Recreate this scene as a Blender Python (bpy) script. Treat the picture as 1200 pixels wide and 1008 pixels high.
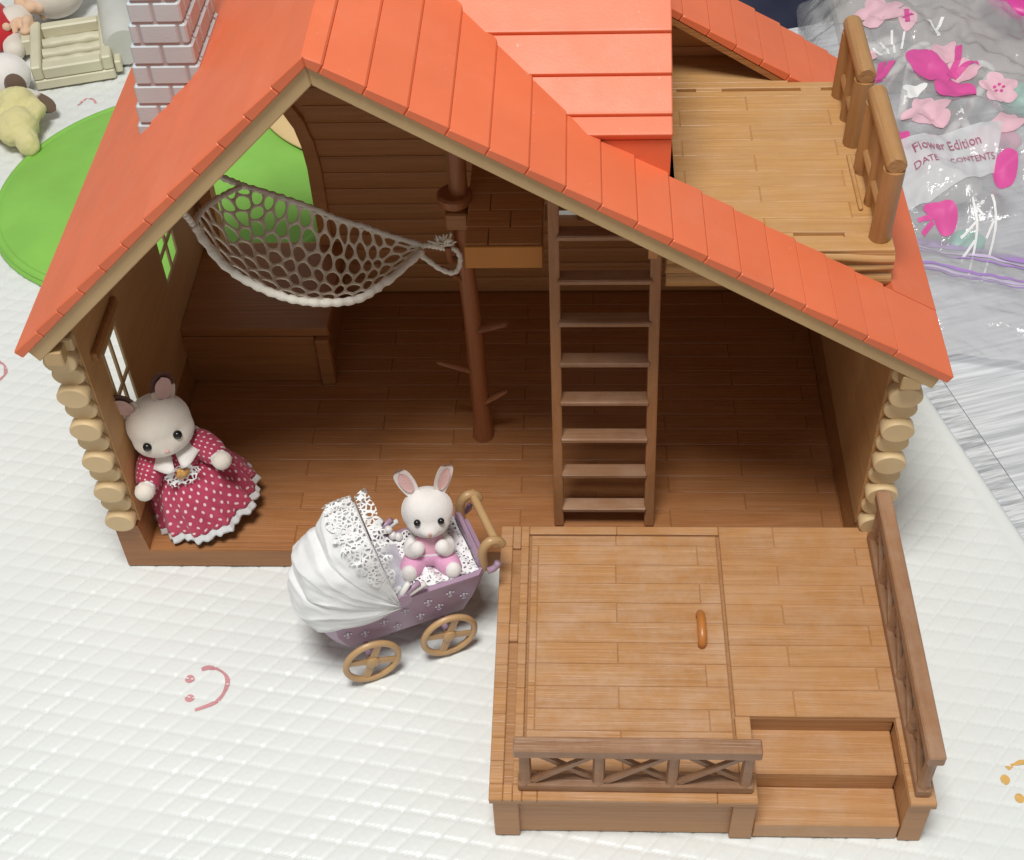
import bpy, math, random
from mathutils import Vector, Matrix, noise, Euler
random.seed(7)
for o in list(bpy.data.objects): bpy.data.objects.remove(o)
sc = bpy.context.scene
COL = sc.collection
S = 0.01                      # everything below is written in centimetres
R = math.radians

# ------------------------------------------------------------------ camera
cam_d = bpy.data.cameras.new('camera'); cam = bpy.data.objects.new('camera', cam_d); COL.objects.link(cam)
pit, yaw, rol = R(-46.34), R(-3.856), R(-2.77)
fw = Vector((math.sin(yaw)*math.cos(pit), math.cos(yaw)*math.cos(pit), math.sin(pit)))
rt = fw.cross(Vector((0, 0, 1))).normalized(); up = rt.cross(fw)
rt2 = rt*math.cos(rol) + up*math.sin(rol); up2 = -rt*math.sin(rol) + up*math.cos(rol)
m = Matrix((rt2, up2, -fw)).transposed().to_4x4(); m.translation = Vector((24.288, -45.370, 58.349))*S
cam.matrix_world = m
cam_d.sensor_width = 36; cam_d.sensor_fit = 'HORIZONTAL'; cam_d.lens = 1605.77/1200*36
cam_d.clip_start = 0.01; cam_d.clip_end = 50
sc.camera = cam

# ------------------------------------------------------------------ light of the room
w = bpy.data.worlds.new('World'); sc.world = w; w.use_nodes = True
bg = w.node_tree.nodes['Background']; bg.inputs[0].default_value = (1.0, 0.985, 0.95, 1); bg.inputs[1].default_value = 0.30
ld = bpy.data.lights.new('ceiling_lamp', 'AREA'); ld.shape = 'DISK'; ld.size = 0.62; ld.energy = 38; ld.color = (1.0, 0.99, 0.96)
lo = bpy.data.objects.new('ceiling_lamp', ld); COL.objects.link(lo)
lo.location = (0.08, -0.48, 2.05)
lo.rotation_euler = (Vector((0.2, 0.05, 0.1)) - lo.location).to_track_quat('-Z', 'Y').to_euler()
vs = sc.view_settings
vs.view_transform = 'Standard'; vs.look = 'None'; vs.exposure = 0; vs.gamma = 1; vs.use_curve_mapping = False
sc.render.resolution_x = 1024; sc.render.resolution_y = 860

# ------------------------------------------------------------------ materials
MATS = {}
def nt(name):
    mt = bpy.data.materials.new(name); mt.use_nodes = True; MATS[name] = mt
    n = mt.node_tree.nodes; return mt, n, mt.node_tree.links, n['Principled BSDF']
def nd(n, t, **k):
    x = n.new(t)
    for a, b in k.items(): setattr(x, a, b)
    return x
def math_n(n, l, op, a, b=None, c=None):
    x = n.new('ShaderNodeMath'); x.operation = op
    for i, v in enumerate((a, b, c)):
        if v is None: continue
        if isinstance(v, (int, float)): x.inputs[i].default_value = v
        else: l.new(v, x.inputs[i])
    return x.outputs[0]
def mixc(n, l, f, a, b, blend='MIX'):
    x = n.new('ShaderNodeMix'); x.data_type = 'RGBA'; x.blend_type = blend
    for i, v in ((0, f), (6, a), (7, b)):
        if isinstance(v, (int, float)): x.inputs[i].default_value = v
        elif isinstance(v, tuple): x.inputs[i].default_value = (*v, 1) if len(v) == 3 else v
        else: l.new(v, x.inputs[i])
    return x.outputs[2]
def ramp(n, l, src, p0, p1, c0=(0, 0, 0), c1=(1, 1, 1)):
    x = n.new('ShaderNodeValToRGB'); e = x.color_ramp.elements
    e[0].position = p0; e[1].position = p1; e[0].color = (*c0, 1); e[1].color = (*c1, 1)
    l.new(src, x.inputs[0]); return x.outputs[0]
def noise_n(n, l, vec, scale, detail=3, rough=.5, dist=0):
    x = n.new('ShaderNodeTexNoise'); x.inputs['Scale'].default_value = scale; x.inputs['Detail'].default_value = detail
    x.inputs['Roughness'].default_value = rough; x.inputs['Distortion'].default_value = dist
    if vec is not None: l.new(vec, x.inputs['Vector'])
    return x.outputs[0]
def posn(n, l, scale=(1, 1, 1), rand=0.0):
    g = n.new('ShaderNodeNewGeometry'); v = g.outputs['Position']
    if rand:
        oi = n.new('ShaderNodeObjectInfo'); c = n.new('ShaderNodeVectorMath'); c.operation = 'SCALE'
        c.inputs[0].default_value = (rand, rand*1.7, rand*2.3); l.new(oi.outputs['Random'], c.inputs[3])
        a = n.new('ShaderNodeVectorMath'); a.operation = 'ADD'; l.new(v, a.inputs[0]); l.new(c.outputs[0], a.inputs[1]); v = a.outputs[0]
    mm = n.new('ShaderNodeVectorMath'); mm.operation = 'MULTIPLY'; mm.inputs[1].default_value = scale; l.new(v, mm.inputs[0])
    return mm.outputs[0]
def bump(n, l, p, h, strength=.3, dist=.001):
    b = n.new('ShaderNodeBump'); b.inputs['Strength'].default_value = strength; b.inputs['Distance'].default_value = dist
    l.new(h, b.inputs['Height']); l.new(b.outputs[0], p.inputs['Normal']); return b
def sv(p, **k):
    for a, b in k.items():
        a = {'col': 'Base Color', 'rough': 'Roughness', 'spec': 'Specular IOR Level', 'sheen': 'Sheen Weight', 'sss': 'Subsurface Weight', 'coat': 'Coat Weight'}[a]
        p.inputs[a].default_value = (*b, 1) if isinstance(b, tuple) else b
def plastic(name, col, rough=.42, spec=.5, var=.06, fine=.12, speck=0.0, wear=None):
    mt, n, l, p = nt(name)
    v = posn(n, l)
    a = noise_n(n, l, v, 28, 3)
    d = tuple(c*(1-var*1.5) for c in col); e = tuple(min(1, c*(1+var)) for c in col)
    c = ramp(n, l, a, .3, .7, d, e)
    if speck:
        s = noise_n(n, l, v, 420, 2); c = mixc(n, l, math_n(n, l, 'MULTIPLY', ramp(n, l, s, .74, .8), speck), c, (.85, .7, .6))
    if wear:
        s = noise_n(n, l, v, 55, 5, .7); c = mixc(n, l, math_n(n, l, 'MULTIPLY', ramp(n, l, s, .52, .75), .5), c, wear)
    if name == 'roof_red':
        oi = n.new('ShaderNodeObjectInfo'); hs = n.new('ShaderNodeHueSaturation'); l.new(c, hs.inputs['Color']); l.new(math_n(n, l, 'MULTIPLY_ADD', oi.outputs['Random'], .06, .97), hs.inputs['Value'])
        du = noise_n(n, l, v, 35, 8, .75); c = mixc(n, l, math_n(n, l, 'MULTIPLY', ramp(n, l, du, .5, .78), .10), hs.outputs[0], (.80, .42, .30))
    l.new(c, p.inputs['Base Color'])
    r = noise_n(n, l, v, 60, 4, .6)
    l.new(math_n(n, l, 'MULTIPLY_ADD', r, .22, rough-.11), p.inputs['Roughness'])
    p.inputs['Specular IOR Level'].default_value = spec
    bump(n, l, p, noise_n(n, l, v, 900, 2), fine, .0004)
    return mt
def wood(name, col, dark, axis=0, rough=.45, dust=0.0, var=.16, spec=.45):
    """moulded plastic with a wood grain running along one axis"""
    mt, n, l, p = nt(name)
    st = [70, 70, 70]; st[axis] = 6
    st2 = [420, 420, 420]; st2[axis] = 16
    v = posn(n, l, tuple(st), .31); v2 = posn(n, l, tuple(st2), .31)
    g1 = noise_n(n, l, v, 1.6, 4, .6, 1.2); g2 = noise_n(n, l, v2, 1.0, 3, .6, .6)
    gg = math_n(n, l, 'ADD', math_n(n, l, 'MULTIPLY', g1, .65), math_n(n, l, 'MULTIPLY', g2, .35))
    c = ramp(n, l, gg, .36, .62, dark, col)
    oi = n.new('ShaderNodeObjectInfo')
    hs = n.new('ShaderNodeHueSaturation'); l.new(c, hs.inputs['Color'])
    l.new(math_n(n, l, 'MULTIPLY_ADD', oi.outputs['Random'], var, 1-var*.5), hs.inputs['Value']); c = hs.outputs[0]
    if dust:
        s = noise_n(n, l, posn(n, l), 48, 8, .72)
        c = mixc(n, l, math_n(n, l, 'MULTIPLY', ramp(n, l, s, .42, .70), dust), c, (.62, .47, .36))
    l.new(c, p.inputs['Base Color'])
    l.new(math_n(n, l, 'MULTIPLY_ADD', g1, .25, rough-.12), p.inputs['Roughness'])
    p.inputs['Specular IOR Level'].default_value = spec
    bump(n, l, p, math_n(n, l, 'ADD', gg, math_n(n, l, 'MULTIPLY', g2, .6)), .6, .0009)
    return mt
def cloth(name, col, rough=.95, sheen=.2, scale=1200, b=.35, col2=None):
    mt, n, l, p = nt(name)
    v = posn(n, l); f = noise_n(n, l, v, scale, 2)
    c = ramp(n, l, noise_n(n, l, v, 90, 3), .3, .7, tuple(x*.9 for x in col) if col2 is None else col2, col)
    l.new(c, p.inputs['Base Color']); sv(p, rough=rough, sheen=sheen, spec=.2)
    bump(n, l, p, f, b, .0006)
    return mt

plastic('roof_red', (.76, .17, .07), .44, .5, .035, .10, .5)
plastic('beige', (.56, .385, .19), .5, .4, .06)
plastic('logcream', (.68, .50, .275), .5, .4, .09)
wood('deckwood', (.52, .265, .107), (.435, .212, .081), 0, .40, .26, .05)
wood('hatchwood', (.52, .268, .11), (.44, .215, .084), 0, .40, .42, .05)
wood('decksolid', (.46, .235, .10), (.39, .19, .08), 0, .45)
wood('railx', (.335, .175, .092), (.26, .13, .066), 0, .42, .22)
wood('raily', (.355, .185, .095), (.28, .14, .07), 1, .42, .2)
wood('housewood', (.40, .175, .06), (.32, .132, .043), 0, .42)
wood('floorwood', (.40, .17, .060), (.335, .135, .045), 0, .42, .06, .06)
wood('wallwood', (.62, .31, .125), (.54, .255, .095), 0, .5, 0, .06)
wood('sidewall', (.58, .33, .14), (.51, .28, .112), 1, .5, 0, .06)
wood('balcony', (.56, .315, .12), (.48, .255, .09), 0, .40, .16, .05)
wood('balcrail', (.47, .25, .095), (.37, .185, .066), 1, .42, .1)
wood('balcpost', (.47, .25, .095), (.39, .195, .07), 2, .42, .1)
wood('ladderwood', (.36, .165, .066), (.29, .125, .047), 2, .4, .1)
wood('polewood', (.36, .135, .055), (.28, .10, .038), 2, .4)
plastic('loftedge', (.50, .20, .045), .6, .3)
plastic('handle', (.52, .19, .045), .3, .5)
plastic('brick', (.52, .585, .61), .5, .4, .05, .2)
plastic('mortar', (.42, .39, .39), .8, .2)
plastic('green', (.25, .55, .09), .45, .45, .06)
plastic('cream', (.72, .52, .26), .5, .4)
plastic('ivoryplastic', (.68, .64, .47), .45, .4, .07)
plastic('greyplastic', (.62, .62, .58), .5, .4)
plastic('lilac', (.40, .265, .37), .36, .5, .05)
plastic('tan', (.53, .33, .155), .36, .5, .06)
plastic('whiteplastic', (.82, .81, .78), .4, .5, .03)
plastic('pinkplastic', (.75, .27, .42), .4, .5)
plastic('mint', (.22, .62, .48), .4, .5)
plastic('magenta', (.72, .06, .35), .4, .5)
plastic('navy', (.02, .022, .05), .7, .3)
plastic('olive', (.12, .095, .04), .8, .3, .3)
plastic('taupe', (.46, .41, .37), .8, .2, .12)
plastic('printpink', (.72, .10, .36), .5, .3)
plastic('printpale', (.82, .52, .60), .5, .3)
plastic('printwhite', (.88, .88, .88), .5, .3)
plastic('printtext', (.45, .16, .24), .6, .2)
plastic('zip', (.42, .25, .62), .35, .5)
plastic('zip2', (.62, .50, .74), .35, .5)
plastic('eye', (.008, .007, .007), .08, .6, 0, 0)
plastic('amber', (.68, .36, .10), .3, .5, .2)
plastic('matpink', (.62, .29, .31), .5, .3, .12)
plastic('matorange', (.72, .44, .14), .5, .3, .12)
plastic('darkhole', (.20, .09, .035), .7, .2)
cloth('flock', (.83, .755, .66), sheen=.6, scale=1300, b=.32); cloth('flockwhite', (.88, .84, .81), sheen=.6, scale=1300, b=.32); cloth('innerear', (.80, .50, .47)); cloth('innerdark', (.62, .40, .36))
cloth('brownfur', (.115, .045, .028)); cloth('greybrown', (.16, .105, .075))
cloth('whitecloth', (.84, .85, .86), b=.25); cloth('rope', (.90, .86, .76), scale=700, b=.7)
cloth('net', (.90, .83, .69), scale=800, b=.6); cloth('pinkfleece', (.80, .40, .60), scale=500, b=.6); cloth('pinkbib', (.84, .46, .58))
cloth('yellowcloth', (.72, .66, .33)); cloth('peach', (.80, .55, .38)); cloth('redcloth', (.55, .03, .04)); cloth('quilt', (.76, .76, .84), b=.5)
cloth('purple', (.16, .09, .24))

# ear that ends in a darker tip: the boundary sits along the ear (v of its uv map)
def eartip(name, col, tip, at):
    mt, n, l, p = nt(name)
    uv = n.new('ShaderNodeUVMap'); sx = n.new('ShaderNodeSeparateXYZ'); l.new(uv.outputs[0], sx.inputs[0])
    no = noise_n(n, l, posn(n, l), 400, 2)
    c = mixc(n, l, ramp(n, l, math_n(n, l, 'MULTIPLY_ADD', no, .08, math_n(n, l, 'ADD', sx.outputs[1], -.04)), at-.03, at+.03), col, tip)
    l.new(c, p.inputs['Base Color']); sv(p, rough=.95, sheen=.2, spec=.2); bump(n, l, p, noise_n(n, l, posn(n, l), 1200, 2), .35, .0006)
eartip('ear_dark', (.62, .50, .41), (.105, .04, .026), .45)
eartip('ear_light', (.82, .76, .72), (.30, .15, .10), .86)
eartip('ear_grey', (.66, .62, .56), (.15, .10, .07), .52)

# polka dots printed on the red dress
mt, n, l, p = nt('polka')
uv = n.new('ShaderNodeUVMap'); sx = n.new('ShaderNodeSeparateXYZ'); l.new(uv.outputs[0], sx.inputs[0])
def cell(off):
    a = math_n(n, l, 'ADD', math_n(n, l, 'FRACT', math_n(n, l, 'ADD', sx.outputs[0], off)), -.5)
    b = math_n(n, l, 'ADD', math_n(n, l, 'FRACT', math_n(n, l, 'ADD', sx.outputs[1], off)), -.5)
    return math_n(n, l, 'SQRT', math_n(n, l, 'ADD', math_n(n, l, 'MULTIPLY', a, a), math_n(n, l, 'MULTIPLY', b, b)))
dd = math_n(n, l, 'MINIMUM', cell(0.0), cell(.5))
fac = ramp(n, l, dd, .115, .15, (1, 1, 1), (0, 0, 0))
base = ramp(n, l, noise_n(n, l, posn(n, l), 120, 3), .3, .7, (.43, .05, .10), (.55, .075, .14))
l.new(mixc(n, l, fac, base, (.86, .66, .66)), p.inputs['Base Color']); sv(p, rough=.9, sheen=.15, spec=.2)
bump(n, l, p, noise_n(n, l, posn(n, l), 1500, 2), .3, .0005)

# lace: white threads with open holes
def lace(name, scale, thr, col=(.86, .86, .86)):
    mt, n, l, p = nt(name)
    v = n.new('ShaderNodeTexVoronoi'); v.feature = 'DISTANCE_TO_EDGE'; v.inputs['Scale'].default_value = scale
    l.new(posn(n, l), v.inputs['Vector'])
    v2 = n.new('ShaderNodeTexVoronoi'); v2.inputs['Scale'].default_value = scale*.42; l.new(posn(n, l), v2.inputs['Vector'])
    a = ramp(n, l, v.outputs['Distance'], thr, thr+.04, (1, 1, 1), (0, 0, 0))
    b = ramp(n, l, v2.outputs['Distance'], .30, .36, (1, 1, 1), (0, 0, 0))
    al = math_n(n, l, 'MAXIMUM', a, math_n(n, l, 'MULTIPLY', b, .85))
    l.new(al, p.inputs['Alpha']); sv(p, col=col, rough=.9, spec=.2)
    bump(n, l, p, a, .5, .0006)
lace('lace', 430, .13); lace('lacefine', 520, .20)

# thin clear plastic film
def film(name, tint, haze, gloss, rough=.12, wr=60):
    mt, n, l, p = nt(name); n.remove(p); out = n['Material Output']
    tr = nd(n, 'ShaderNodeBsdfTransparent'); tr.inputs[0].default_value = (*tint, 1)
    df = nd(n, 'ShaderNodeBsdfDiffuse'); df.inputs[0].default_value = (.82, .83, .86, 1)
    gl = nd(n, 'ShaderNodeBsdfGlossy'); gl.inputs['Roughness'].default_value = rough
    b = nd(n, 'ShaderNodeBump'); b.inputs['Strength'].default_value = .6; b.inputs['Distance'].default_value = .003
    l.new(noise_n(n, l, posn(n, l), wr, 4, .55, .8), b.inputs['Height'])
    l.new(b.outputs[0], gl.inputs['Normal'])
    m1 = nd(n, 'ShaderNodeMixShader'); m1.inputs[0].default_value = haze; l.new(tr.outputs[0], m1.inputs[1]); l.new(df.outputs[0], m1.inputs[2])
    fr = nd(n, 'ShaderNodeLayerWeight'); l.new(b.outputs[0], fr.inputs['Normal'])
    m2 = nd(n, 'ShaderNodeMixShader'); l.new(math_n(n, l, 'MULTIPLY_ADD', math_n(n, l, 'POWER', fr.outputs['Facing'], 3.5), gloss*.6, .06 if gloss else 0), m2.inputs[0])
    l.new(m1.outputs[0], m2.inputs[1]); l.new(gl.outputs[0], m2.inputs[2]); l.new(m2.outputs[0], out.inputs[0])
film('film', (.985, .985, .99), .33, 1.3, .09, 95); film('filmhazy', (.98, .98, .99), .66, 1.0, .1, 70); film('filmclear', (.98, .98, .99), .38, 1.2, .09, 80); film('filmunder', (.985, .985, .99), .06, 0)

# foam mat
mt, n, l, p = nt('mat')
v = posn(n, l); c = ramp(n, l, noise_n(n, l, v, 5, 3), .3, .7, (.735, .762, .745), (.78, .80, .785))
l.new(c, p.inputs['Base Color']); sv(p, rough=.34, spec=.5)
bump(n, l, p, noise_n(n, l, v, 260, 3), .10, .0006)
# woven grey rug with streaks across
mt, n, l, p = nt('rug')
ro = n.new('ShaderNodeVectorRotate'); ro.rotation_type = 'Z_AXIS'; ro.inputs['Angle'].default_value = R(-16.4); g = n.new('ShaderNodeNewGeometry'); l.new(g.outputs['Position'], ro.inputs['Vector'])
mm = n.new('ShaderNodeVectorMath'); mm.operation = 'MULTIPLY'; mm.inputs[1].default_value = (14, 330, 60); l.new(ro.outputs[0], mm.inputs[0])
s = noise_n(n, l, mm.outputs[0], 1.0, 3, .65)
l.new(ramp(n, l, s, .34, .66, (.46, .475, .50), (.76, .78, .81)), p.inputs['Base Color']); sv(p, rough=.7, spec=.3); bump(n, l, p, s, .5, .0012)
mt, n, l, p = nt('rughem')
ro = n.new('ShaderNodeVectorRotate'); ro.rotation_type = 'Z_AXIS'; ro.inputs['Angle'].default_value = R(-16.4); g = n.new('ShaderNodeNewGeometry'); l.new(g.outputs['Position'], ro.inputs['Vector'])
mm = n.new('ShaderNodeVectorMath'); mm.operation = 'MULTIPLY'; mm.inputs[1].default_value = (30, 420, 60); l.new(ro.outputs[0], mm.inputs[0])
s = noise_n(n, l, mm.outputs[0], 1.0, 3, .7)
l.new(ramp(n, l, s, .36, .62, (.34, .35, .37), (.70, .72, .74)), p.inputs['Base Color']); sv(p, rough=.7, spec=.3); bump(n, l, p, s, .6, .0012)

# ------------------------------------------------------------------ mesh helpers
class MB:
    def __init__(s): s.v = []; s.f = []; s.uv = {}; s.smooth = True; s.flat = set()
    def add(s, vs, fs, uvs=None):
        b = len(s.v); s.v.extend(tuple(q) for q in vs); s.f.extend(tuple(b+i for i in f) for f in fs)
        if uvs:
            for i, q in enumerate(uvs): s.uv[b+i] = q
        return s
    def box(s, x0, x1, y0, y1, z0, z1, b=.04, M=None):
        b = min(b, (x1-x0)*.45, (y1-y0)*.45, (z1-z0)*.45)
        vs = []; ix = {}
        for i in (0, 1):
            for j in (0, 1):
                for k in (0, 1):
                    x = (x0, x1)[i]; y = (y0, y1)[j]; z = (z0, z1)[k]
                    dx = b*(1-2*i); dy = b*(1-2*j); dz = b*(1-2*k)
                    for ax, q in enumerate(((x, y+dy, z+dz), (x+dx, y, z+dz), (x+dx, y+dy, z))):
                        ix[i, j, k, ax] = len(vs); vs.append(q)
        fs = []
        I = lambda i, j, k, a: ix[i, j, k, a]
        for i in (0, 1):
            f = [I(i, 0, 0, 0), I(i, 1, 0, 0), I(i, 1, 1, 0), I(i, 0, 1, 0)]; fs.append(f if i else f[::-1])
            f = [I(0, i, 0, 1), I(0, i, 1, 1), I(1, i, 1, 1), I(1, i, 0, 1)]; fs.append(f if i else f[::-1])
            f = [I(0, 0, i, 2), I(1, 0, i, 2), I(1, 1, i, 2), I(0, 1, i, 2)]; fs.append(f if i else f[::-1])
        for j in (0, 1):
            for k in (0, 1):
                f = [I(0, j, k, 1), I(1, j, k, 1), I(1, j, k, 2), I(0, j, k, 2)]; fs.append(f if j != k else f[::-1])
                f = [I(j, 0, k, 2), I(j, 1, k, 2), I(j, 1, k, 0), I(j, 0, k, 0)]; fs.append(f if j == k else f[::-1]) if False else fs.append(f)
                f = [I(j, k, 0, 0), I(j, k, 1, 0), I(j, k, 1, 1), I(j, k, 0, 1)]; fs.append(f)
        for i in (0, 1):
            for j in (0, 1):
                for k in (0, 1): fs.append([I(i, j, k, 0), I(i, j, k, 1), I(i, j, k, 2)])
        if M: vs = [M @ Vector(q) for q in vs]
        return s.add(vs, fs)
    def prism(s, pts, a, b, ax='y', M=None):
        n = len(pts)
        mk = {'y': lambda q, t: (q[0], t, q[1]), 'z': lambda q, t: (q[0], q[1], t), 'x': lambda q, t: (t, q[0], q[1])}[ax]
        vs = [mk(q, a) for q in pts]+[mk(q, b) for q in pts]
        if M: vs = [M @ Vector(q) for q in vs]
        fs = [tuple(range(n))[::-1], tuple(range(n, 2*n))]+[(i, (i+1) % n, n+(i+1) % n, n+i) for i in range(n)]
        return s.add(vs, fs)
    def tube(s, pts, r, seg=8, cap=True, flat=1.0, closed=False):
        pts = [Vector(q) for q in pts]; n = len(pts)
        rs = r if isinstance(r, (list, tuple)) else [r]*n
        vs = []; prev = None
        for i, q in enumerate(pts):
            if closed: t = (pts[(i+1) % n]-pts[i-1])
            else: t = (pts[min(i+1, n-1)]-pts[max(i-1, 0)])
            t = t.normalized() if t.length > 1e-9 else Vector((0, 0, 1))
            if prev is None:
                a = Vector((0, 0, 1)) if abs(t.z) < .9 else Vector((1, 0, 0))
                nx = t.cross(a).normalized()
            else:
                nx = prev - t*prev.dot(t); nx = nx.normalized() if nx.length > 1e-6 else t.orthogonal().normalized()
            prev = nx; ny = t.cross(nx)
            for k in range(seg):
                a = 2*math.pi*k/seg; vs.append(q+nx*(math.cos(a)*rs[i])+ny*(math.sin(a)*rs[i]*flat))
        fs = [(i*seg+k, i*seg+(k+1) % seg, (i+1)*seg+(k+1) % seg, (i+1)*seg+k) for i in range(n-1) for k in range(seg)]
        if closed: fs += [((n-1)*seg+k, (n-1)*seg+(k+1) % seg, (k+1) % seg, k) for k in range(seg)]
        elif cap: fs += [tuple(range(seg))[::-1], tuple((n-1)*seg+k for k in range(seg))]
        return s.add(vs, fs)
    def ball(s, c, r, seg=20, rings=12, M=None):
        rx, ry, rz = r if isinstance(r, tuple) else (r, r, r)
        vs = [(0, 0, rz)]+[(rx*math.sin(math.pi*i/rings)*math.cos(2*math.pi*k/seg), ry*math.sin(math.pi*i/rings)*math.sin(2*math.pi*k/seg), rz*math.cos(math.pi*i/rings)) for i in range(1, rings) for k in range(seg)]+[(0, 0, -rz)]
        fs = [(0, 1+k, 1+(k+1) % seg) for k in range(seg)]
        for i in range(rings-2):
            for k in range(seg): fs.append((1+i*seg+k, 1+(i+1)*seg+k, 1+(i+1)*seg+(k+1) % seg, 1+i*seg+(k+1) % seg))
        L = len(vs)-1; fs += [(L, 1+(rings-2)*seg+(k+1) % seg, 1+(rings-2)*seg+k) for k in range(seg)]
        c = Vector(c)
        vs = [((M @ Vector(q)) if M else Vector(q))+c for q in vs]
        return s.add(vs, fs)
    def grid(s, fn, nu, nv, closed_u=False, uvf=None):
        """fn(u,v) u,v in 0..1"""
        vs = []; uvs = []
        cu = nu if closed_u else nu+1
        for j in range(nv+1):
            for i in range(cu):
                vs.append(fn(i/nu, j/nv))
                if uvf: uvs.append(uvf(i/nu, j/nv))
        fs = []
        for j in range(nv):
            for i in range(nu):
                a = j*cu+i; b = j*cu+(i+1) % cu; fs.append((a, b, b+cu, a+cu))
        return s.add(vs, fs, uvs or None)

ORG = {}
def mesh_of(mb, name, mat, c, smooth=None):
    me = bpy.data.meshes.new(name)
    me.from_pydata([((q[0]-c[0])*S, (q[1]-c[1])*S, (q[2]-c[2])*S) for q in mb.v], [], mb.f)
    if mb.uv:
        ul = me.uv_layers.new(name='UVMap')
        for lp in me.loops: ul.data[lp.index].uv = mb.uv.get(lp.vertex_index, (0, 0))
    me.materials.append(MATS[mat]); me.update()
    import bmesh
    bm = bmesh.new(); bm.from_mesh(me); bmesh.ops.recalc_face_normals(bm, faces=bm.faces); bm.to_mesh(me); bm.free()
    if smooth:
        for q in me.polygons: q.use_smooth = True
        if smooth != True: me.set_sharp_from_angle(angle=R(smooth))
    return me
def link(o, parent, c):
    COL.objects.link(o)
    if parent is not None:
        o.parent = parent; pc = ORG[parent.name]
        o.location = ((c[0]-pc[0])*S, (c[1]-pc[1])*S, (c[2]-pc[2])*S)
    else: o.location = (c[0]*S, c[1]*S, c[2]*S)
    ORG[o.name] = c
    return o
def obj(name, mb, mat, parent=None, smooth=None):
    """one mesh; its vertices are in the thing's own frame, its origin in the middle of them"""
    lo_ = [min(q[i] for q in mb.v) for i in range(3)]; hi = [max(q[i] for q in mb.v) for i in range(3)]
    c = tuple((lo_[i]+hi[i])/2 for i in range(3))
    return link(bpy.data.objects.new(name, mesh_of(mb, name, mat, c, smooth)), parent, c)
CACHE = {}
def piece(name, x0, x1, y0, y1, z0, z1, mat, parent, b=.05):
    """a bevelled block; alike blocks share their mesh"""
    c = ((x0+x1)/2, (y0+y1)/2, (z0+z1)/2)
    k = (round(x1-x0, 3), round(y1-y0, 3), round(z1-z0, 3), mat, b)
    if k not in CACHE: CACHE[k] = mesh_of(MB().box(x0, x1, y0, y1, z0, z1, b), name, mat, c)
    return link(bpy.data.objects.new(name, CACHE[k]), parent, c)
def thing(name, label, cat, org=(0, 0, 0), loc=None, rot=(0, 0, 0), group=None):
    """an Empty at the thing's base. org: where that base lies in the coordinates its parts are written in"""
    o = bpy.data.objects.new(name, None); COL.objects.link(o); o.empty_display_size = .01
    ORG[o.name] = org; q = loc or org; o.location = tuple(x*S for x in q); o.rotation_euler = rot
    o['label'] = label; o['category'] = cat
    if group: o['group'] = group
    return o
def tag(o, label, cat, group=None):
    o['label'] = label; o['category'] = cat
    if group: o['group'] = group
    return o
def struct(o, label=None):
    o['kind'] = 'structure'
    if label: o['label'] = label
    return o
def sm(a, b, x):
    t = max(0, min(1, (x-a)/(b-a))); return t*t*(3-2*t)
def lerp(a, b, t): return a+(b-a)*t
def vl(a, b, t): return tuple(lerp(p_, q_, t) for p_, q_ in zip(a, b))
def spline(pts, t):
    """Catmull-Rom through pts"""
    n = len(pts)-1; f = max(0, min(n-1e-6, t*n)); i = int(f); f -= i
    P = [pts[max(0, min(n, i+k))] for k in (-1, 0, 1, 2)]
    return tuple(.5*(2*P[1][d]+(-P[0][d]+P[2][d])*f+(2*P[0][d]-5*P[1][d]+4*P[2][d]-P[3][d])*f*f+(-P[0][d]+3*P[1][d]-3*P[2][d]+P[3][d])*f**3) for d in range(3))
def mod(o, t, **k):
    x = o.modifiers.new(t.lower(), t)
    for a, b in k.items(): setattr(x, a, b)
    return x

# ------------------------------------------------------------------ the setting: floor, rug, foam mat
mb = MB().box(-90, 160, -90, 170, -2.2, -2.0, .01); struct(obj('floor', mb, 'taupe'))
E0 = Vector((46.9, 8.3, 0)); ee = Vector((.283, -.959, 0)); en = Vector((-.959, -.283, 0))
def rugbox(w0, w1, l0, l1, z0, z1): 
    q = [E0+en*a+ee*b for a, b in ((w0, l0), (w1, l0), (w1, l1), (w0, l1))]
    return MB().prism([(p_.x, p_.y) for p_ in q], z0, z1, 'z')
rg = struct(obj('rug', rugbox(-1.9, -60, -48, 40, -2.0, -1.15), 'rug'))
obj('hem', rugbox(.6, -1.75, -48, 40, -1.99, -1.0), 'rughem', rg)
LA = (1.242, -.204); LD = (.78, .93); det = LA[0]*LD[1]-LA[1]*LD[0]
def matz(x, y, w_=5.0):
    s_ = (x*LD[1]-y*LD[0])/det; t_ = (LA[0]*y-LA[1]*x)/det
    wob = .03*noise.noise((x*.5, y*.5, 3.3))
    a = (s_+wob) % 1; b = (t_-wob) % 1
    ga = min(a, 1-a); gb = min(b, 1-b)
    h = .105*(.78+.45*noise.noise((x*.23, y*.23, 8)))*sm(0, .085, ga)*sm(0, .085, gb)+.012*math.sin(math.pi*a)*math.sin(math.pi*b)
    dx = (a-.5)*LA[0]+(b-.5)*LD[0]; dy = (a-.5)*LA[1]+(b-.5)*LD[1]
    h += .055*(.75+.6*noise.noise((x*1.3, y*1.3, 4)))*math.exp(-(dx*dx+dy*dy)/.0085)
    h += .05*noise.noise((x*.06, y*.06, 1.0))
    h = h*sm(.9, 1.5, w_)
    if w_ < .5: h -= .35*(1-w_/.5)**2
    return h-.16
ST = .115; NW = int(62/ST)
LS = [-75+.23*k for k in range(195)]; LS += [LS[-1]+.115*(k+1) for k in range(int((27-LS[-1])/.115))]; NL = len(LS)-1
vs_ = []; 
for j in range(NL+1):
    l_ = LS[j]
    for i in range(NW+1):
        w_ = i*ST; q = E0+en*w_+ee*l_
        vs_.append((q.x, q.y, -1.99 if i == 0 else matz(q.x, q.y, w_)))
cu = NW+1
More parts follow.
